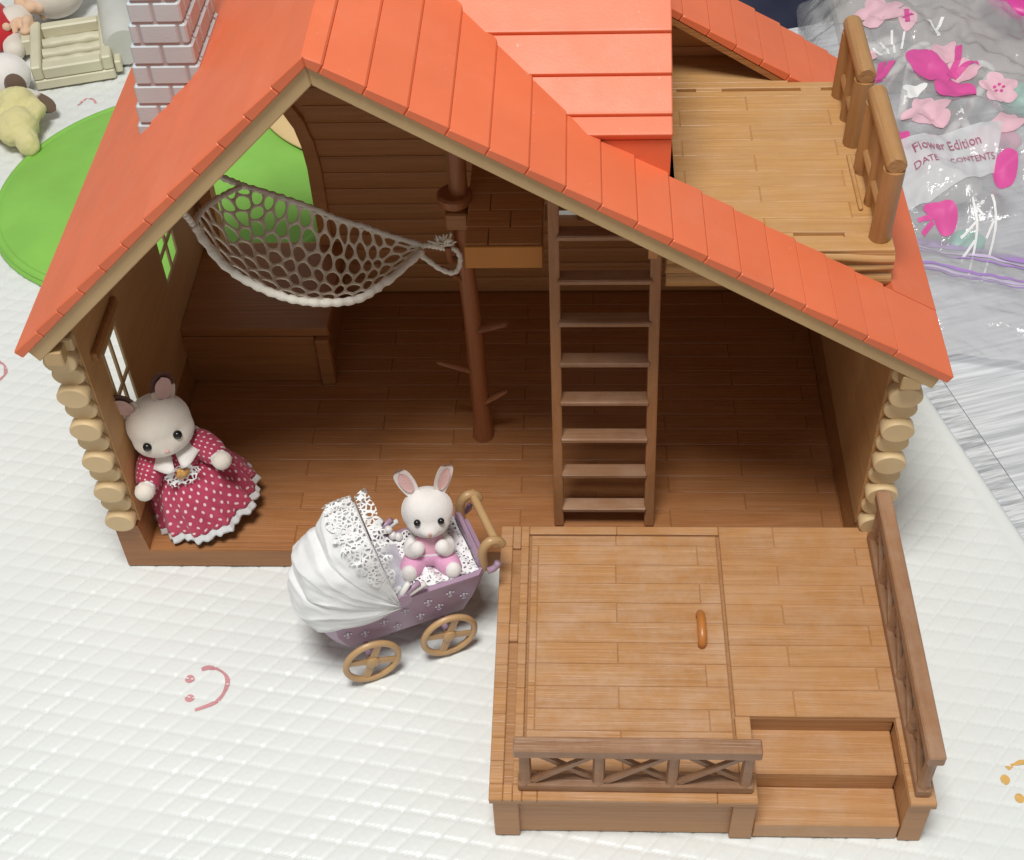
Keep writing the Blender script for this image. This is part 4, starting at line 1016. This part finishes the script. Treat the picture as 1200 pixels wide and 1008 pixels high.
ym = MB(); ym.ball((-17.9, 42.4, 1.5), (1.45, 1.7, 1.5), 22, 14); ym.ball((-17.2, 40.0, 1.35), (1.55, 1.8, 1.35), 22, 14); ym.ball((-18.8, 40.6, 1.2), (1.1, 1.3, 1.1)); limb(ym, [(-17.0, 43.0, 1.6), (-16.2, 41.8, 1.7), (-16.3, 40.6, 1.6)], [.6, .7, .65]); limb(ym, [(-17.0, 40.0, 1.3), (-16.2, 38.7, 1.2), (-15.9, 38.1, 1.1)], [.9, .9, .8])
yo = obj('romper', ym, 'yellowcloth', Y, True); fuse(yo, .12, 3)
tx = bpy.data.textures.new('creases', 'CLOUDS'); tx.noise_scale = .011; tx.noise_depth = 2
mod(yo, 'DISPLACE', strength=.0045, texture=tx, texture_coords='GLOBAL', mid_level=.5)
# doll in peach, at the very corner
Q = thing('rabbit_doll', 'beige toy doll with peach frill lying at the top left corner', 'doll', (-20, 56, 0))
m_ = MB(); m_.ball((-19.2, 58.6, 2.2), (2.5, 2.6, 2.1), 26, 16); m_.ball((-21.6, 55.0, 1.5), (1.4, 1.6, 1.3)); limb(m_, [(-21.6, 54.0, 1.3), (-21.3, 52.5, 1.1), (-20.8, 51.3, 1.0)], [.75, .75, .85]); limb(m_, [(-17.4, 59.4, 2.4), (-16.4, 60.2, 2.4), (-15.8, 60.6, 2.2)], [.8, .9, .7])
qb = obj('body', m_, 'flock', Q, True); fuse(qb, .13)
qf = MB(); random.seed(2)
for k in range(26): qf.ball((-21.0+random.uniform(-1.4, 1.2), 55.0+random.uniform(-2.6, 2.2), 1.9+random.uniform(-.9, .5)), (random.uniform(.3, .8), random.uniform(.3, .7), random.uniform(.25, .6)), 10, 8)
fo_ = obj('frill', qf, 'peach', Q, True); fuse(fo_, .11, 2)
qr = MB(); limb(qr, [(-23.6, 55.6, 1.8), (-22.7, 53.9, 1.6), (-22.0, 52.8, 1.3)], [1.2, 1.3, 1.1]); qo = obj('sleeve', qr, 'redcloth', Q, True)

# ------------------------------------------------------------------ plastic bags at the right
def bagz(x, y):
    s_ = (x-52.5)/10.8-.10*(y-44)/17; t_ = (y-43)/17.5
    k = max(0, 1-abs(s_)**3)*max(0, 1-abs(t_)**4)
    cr = noise.voronoi(Vector((x*.23+y*.05, y*.19, 1.3)))[0]; cr2 = noise.voronoi(Vector((x*.55, y*.42+x*.1, 4.1)))[0]
    cm = 1-.85*sm(44.6, 46.2, x)*(1-sm(52.8, 54.4, x))*sm(26.6, 28.2, y)*(1-sm(34.6, 36.0, y))
    return -1.1+5.0*k**.55+(cm*(1.3*(cr[1]-cr[0])-.5+.5*(cr2[0]-.4))+.55*noise.noise((x*.22, y*.22, 0))+.38*noise.noise((x*.6+3, y*.35, 2))+.16*noise.noise((x*1.5, y*1.1, 6))-.9*abs(noise.noise((x*.16+y*.1, y*.12-x*.05, 12)))+.5-.45*abs(noise.noise((x*.4-y*.25, y*.3, 15))))*min(1, k*3)
BG = thing('zip_bag', 'clear plastic zip bag printed with pink butterflies, full of toy pieces', 'bag', (52, 43, -1.15))
def fbag(u, v):
    t_ = lerp(-1, 1, v); s_ = lerp(-1, 1, u); y_ = 43+17.5*t_; x_ = 52.5+10.8*(s_+.10*(y_-44)/17); return (x_, y_, bagz(x_, y_)+.02)
obj('upper_film', MB().grid(fbag, 110, 150), 'film', BG, True)
obj('lower_film', MB().grid(lambda u, v: (fbag(u, v)[0], fbag(u, v)[1], -1.12), 8, 8), 'filmunder', BG)
def on_bag(pts2, name, mat, up_=.09):
    m_ = MB()
    for poly in pts2:
        cx_ = sum(q[0] for q in poly)/len(poly); cy_ = sum(q[1] for q in poly)/len(poly); n_ = len(poly); vs_ = []; rg_ = 5
        for k in range(rg_+1):
            for q in poly:
                x_ = lerp(cx_, q[0], k/rg_); y_ = lerp(cy_, q[1], k/rg_); vs_.append((x_, y_, bagz(x_, y_)+up_))
        m_.add(vs_, [(k*n_+i, k*n_+(i+1) % n_, (k+1)*n_+(i+1) % n_, (k+1)*n_+i) for k in range(rg_) for i in range(n_)])
    return obj(name, m_, mat, BG, True)
def blob(cx, cy, rx, ry, rot, n_=24, lob=0, la=0.0):
    o_ = []
    for i in range(n_):
        a = 2*math.pi*i/n_; r_ = 1+la*math.cos(lob*a); x_, y_ = rx*r_*math.cos(a), ry*r_*math.sin(a); o_.append((cx+x_*math.cos(rot)-y_*math.sin(rot), cy+x_*math.sin(rot)+y_*math.cos(rot)))
    return o_
def flower(cx, cy, r_, mat='printpale', eye_=True):
    pet = [blob(cx+r_*.56*math.cos(k*1.2566+.4), cy+r_*.70*math.sin(k*1.2566+.4), r_*.50, r_*.46, k*1.2566+.4, 18) for k in range(5)]+[blob(cx, cy, r_*.4, r_*.5, 0, 16)]
    for k, q in enumerate(pet): on_bag([q], 'printed_petal', mat, .08+.012*k)
    if eye_: on_bag([blob(cx+r_*.22*math.cos(k*1.257), cy+r_*.3*math.sin(k*1.257), r_*.09, r_*.1, 0, 8) for k in range(5)], 'printed_flower', 'printpink', .2)
def strokes(segs, wd, mat, name, up_=.1):
    P_ = []
    for pts in segs:
        p3 = [(q[0], q[1], 0) for q in pts]; pts = [spline(p3, k/10)[:2] for k in range(11)]; L_, R_ = [], []
        for i in range(len(pts)):
            a = Vector(pts[max(0, i-1)]); b = Vector(pts[min(len(pts)-1, i+1)]); t = (b-a).normalized(); n_ = Vector((-t.y, t.x))*wd/2; L_.append(tuple(Vector(pts[i])+n_)); R_.append(tuple(Vector(pts[i])-n_))
        P_.append((L_, R_))
    m_ = MB()
    for L_, R_ in P_:
        n_ = len(L_); m_.add([(q[0], q[1], bagz(*q)+up_) for q in L_+R_], [(i, i+1, n_+i+1, n_+i) for i in range(n_-1)])
    return obj(name, m_, mat, BG)
on_bag([blob(49.7, 42.9, 1.25, 2.1, .5), blob(51.0, 39.6, 1.45, 1.75, .2)], 'printed_butterfly', 'printpink', .13)
on_bag([blob(50.9, 44.2, 1.0, 1.6, -.5, 30, 5, .15), blob(52.2, 42.3, 1.1, 1.2, 0, 30, 5, .15)], 'printed_butterfly', 'printpale', .10)
strokes([[(51.1, 41.8), (51.9, 43.4), (52.2, 44.9)], [(51.4, 42.0), (52.5, 42.9), (53.4, 43.2)]], .45, 'printpink', 'printed_butterfly', .16)
flower(54.1, 39.8, 1.35); flower(47.5, 50.9, 1.8, eye_=False); flower(45.7, 45.9, 1.0); flower(48.6, 36.9, 1.6, eye_=False)
on_bag([blob(49.2, 49.0, .7, 1.9, -.15)], 'printed_flower', 'printpale'); strokes([[(49.0, 48.0), (49.3, 50.2)], [(48.8, 48.9), (49.6, 49.3)]], .35, 'printpink', 'printed_flower', .15)
strokes([[(46.0, 41.4), (46.7, 44.2)], [(46.2, 41.8), (45.5, 43.2)], [(46.4, 42.2), (47.3, 43.6)]], .5, 'printpink', 'printed_leaf')
on_bag([blob(46.3, 34.3, .55, 1.2, .2, 30, 5, .3)], 'printed_flower', 'printpink')
on_bag([blob(44.2, 44.0, .5, 1.4, -.5), blob(45.0, 42.2, .4, .7, .3)], 'printed_flower', 'printpink')
on_bag([blob(48.5, 27.6, .75, .95, .3), blob(47.7, 28.1, .6, .5, .2)], 'printed_butterfly', 'printpink'); strokes([[(47.8, 27.6), (46.7, 27.3)], [(47.7, 27.3), (47.0, 26.6)]], .3, 'printpink', 'printed_butterfly')
strokes([[(50.9, 49.4), (51.1, 47.5), (51.0, 46.2)], [(51.0, 47.4), (51.9, 49.3)]], .25, 'printwhite', 'printed_twig')
strokes([[(50.3, 28.6), (50.5, 26.8), (50.2, 25.3)], [(50.5, 27.2), (49.5, 26.6)], [(50.4, 26.4), (49.6, 25.7)], [(51.5, 28.6), (51.6, 26.6), (50.9, 24.6)], [(51.5, 27.0), (51.1, 26.4)], [(50.5, 28.0), (50.9, 27.4)]], .15, 'printwhite', 'printed_twig')
strokes([[(47.3, 45.0), (47.1, 47.4)], [(47.7, 45.0), (47.9, 47.8)], [(48.2, 45.2), (48.7, 47.2)], [(46.9, 45.2), (46.5, 46.8)]], .16, 'printwhite', 'printed_twig')
on_bag([blob(48.1, 39.4, .8, .5, .4, 20, 3, .3)], 'printed_twig', 'printwhite'); on_bag([blob(53.6, 35.0, 1.0, 1.6, -.6, 30, 3, .2)], 'printed_flower', 'printpale'); on_bag([blob(52.8, 31.0, .8, 1.5, -.3)], 'printed_flower', 'printpink')
# frosted writing panel with its lettering
pan = []
def fpan(u, v):
    a = vl((45.9, 27.9), (46.3, 34.0), v); b = vl((52.0, 30.6), (53.2, 34.9), v); q = vl(a, b, u); return (q[0], q[1], bagz(*q)+.12)
obj('writing_panel', MB().grid(fpan, 70, 46), 'filmhazy', BG, True)
def text(t, loc, size, wide=1.0):
    cu_ = bpy.data.curves.new('lettering', 'FONT'); cu_.body = t; cu_.size = size; cu_.resolution_u = 3
    o = bpy.data.objects.new('lettering', cu_); COL.objects.link(o); dg = bpy.context.evaluated_depsgraph_get(); me_ = o.evaluated_get(dg).to_mesh()
    ca, sa = math.cos(R(9)), math.sin(R(9)); vs_ = []
    for q in me_.vertices:
        x_, y_ = q.co.x*wide, q.co.y*1.25; X, Y_ = loc[0]+x_*ca-y_*sa, loc[1]+x_*sa+y_*ca; vs_.append((X, Y_, bagz(X, Y_)+.2))
    m_ = MB().add(vs_, [tuple(p_.vertices) for p_ in me_.polygons]); bpy.data.objects.remove(o)
    obj('printed_lettering', m_, 'printtext', BG)
text('Flower Edition', (46.95, 32.2), .98, .80)
text('DATE', (46.9, 31.0), .62); text('CONTENTS', (49.3, 31.35), .58)
# what the bag holds
def tubes(name, label, paths, mat, r_=.34, cat='toy piece'):
    o = None
    for pth in paths:
        n_ = max(12, len(pth)*6); m_ = MB().tube([spline(pth, i/n_) for i in range(n_+1)], r_, 10)
        if o is None: o = obj(name, m_, mat, None, True); tag(o, label, cat)
        else: obj('bar', m_, mat, o, True)
    return o
tubes('toy_chair', 'white curved plastic toy chair frame in the bag, left of the butterfly', [[(46.6, 43.2, 1.4), (48.4, 46.0, 1.8), (49.8, 48.0, 2.0), (50.9, 48.6, 2.0), (51.4, 47.4, 1.6)], [(49.8, 48.0, 1.9), (48.8, 44.0, 1.2), (48.0, 41.0, .6)]], 'whiteplastic')
tubes('toy_chair', 'white curved plastic toy chair frame in the bag, right of the butterfly', [[(53.4, 45.3, 1.8), (54.4, 46.0, 2.0), (55.0, 44.8, 2.0), (53.6, 42.4, 1.8), (52.2, 40.2, 1.5), (50.6, 37.8, 1.2)], [(49.2, 40.3, 1.1), (50.6, 40.8, 1.3), (51.9, 40.0, 1.5)], [(52.0, 39.9, 1.4), (52.4, 38.6, 1.0)]], 'whiteplastic')
def lump(name, label, c, r_, mat, seed=1, cat='toy piece'):
    m_ = MB().ball(c, r_, 22, 14); m_.v = [tuple(Vector(q)+(Vector(q)-Vector(c))*.22*noise.noise((q[0]*.5+seed, q[1]*.5, q[2]*.8))) for q in m_.v]
    o = obj(name, m_, mat, None, True); tag(o, label, cat); return o
lump('toy_piece', 'white rounded toy piece in the bag beside the lettering', (49.6, 33.2, .3), (2.6, 1.6, 1.2), 'whiteplastic', 12)
lump('toy_piece', 'white toy piece at the far end of the printed bag', (48.5, 51.0, 1.1), (2.2, 2.6, .9), 'whiteplastic', 14)
lump('toy_piece', 'mint green toy piece in the bag near the right edge', (57.6, 43.3, .6), (2.0, 1.6, 1.1), 'mint', 2)
lump('toy_piece', 'pink toy piece in the bag below the white frame', (54.2, 38.7, .2), (2.0, 1.5, 1.0), 'pinkplastic', 5)
lump('toy_piece', 'pale pink toy cushion in the middle of the bag', (48.6, 37.2, .1), (2.4, 1.8, .9), 'printpale', 8)
lump('toy_piece', 'dull green toy piece in the bag under the lettering', (50.2, 27.9, -.3), (1.5, 1.0, .6), 'mint', 9)
box_ = obj('carton', MB().box(45.5, 66, 47, 64, -1.1, 0.2, .1), 'taupe', None); tag(box_, 'flat taupe carton under the far end of the printed bag', 'carton')
lump('toy_piece', 'magenta toy piece at the top right corner', (58.8, 54.2, 3.2), (2.6, 3.6, 1.2), 'magenta', 4)
# second bag with the purple zip
ZB = thing('zip_bag', 'empty clear plastic bag with purple zip strip lying on the rug', 'bag', (52, 21.5, -1.1))
def zb(x, y): return -.75+.9*max(0, 1-((y-23.0)/6.6)**2)**.6+.35*noise.noise((x*.35, y*.5, 11))+.16*noise.noise((x*1.1, y*1.3, 3))
def fz(u, v):
    y0 = lerp(30.2, 17.0, v); x_ = lerp(44.5, 62, u); y_ = y0-(x_-46.5)*.40*(1-.55*v); return (x_, y_, zb(x_, y_+(x_-46.5)*.3)+.05)
obj('upper_film', MB().grid(fz, 90, 70), 'filmclear', ZB, True)
obj('lower_film', MB().grid(lambda u, v: (fz(u, v)[0], fz(u, v)[1], -1.08), 10, 10), 'filmunder', ZB)
for v0, v1, mat in ((.12, .19, 'zip'), (.215, .235, 'zip2'), (.25, .262, 'zip'), (.35, .37, 'zip'), (.385, .40, 'zip2'), (.415, .425, 'zip')):
    obj('zip_strip', MB().grid(lambda u, v, a=v0, b=v1: (fz(u, lerp(a, b, v))[0], fz(u, lerp(a, b, v))[1], fz(u, lerp(a, b, v))[2]+.08), 60, 2), mat, ZB, True)
def fzp(u, v): 
    q = fz(u, lerp(.22, .36, v)); return (q[0], q[1], q[2]+.05)
# dark cloth and olive bundle behind the roof
def heap(cx, cy, rx, ry, h_, mat, name, label, cat, seed):
    def fn(u, v):
        a = 2*math.pi*u; x_ = cx+rx*v*math.cos(a); y_ = cy+ry*v*math.sin(a); return (x_, y_, -1.9+(h_*(1-v**2.2)+.7*noise.noise((x_*.3+seed, y_*.3, 0))+.3*noise.noise((x_*.9, y_*.9, seed)))*(1 if v < .999 else 0))
    o = obj(name, MB().grid(fn, 60, 24, True), mat, None, True); tag(o, label, cat); return o
heap(37.5, 64.5, 9.5, 8.0, 3.5, 'navy', 'cloth_heap', 'dark navy cloth heap behind the roof at the top edge', 'cloth', 1)
heap(37.5, 53.0, 6.5, 5.5, 2.2, 'olive', 'cloth_heap', 'olive brown cloth between the red roof and the navy cloth', 'cloth', 5)
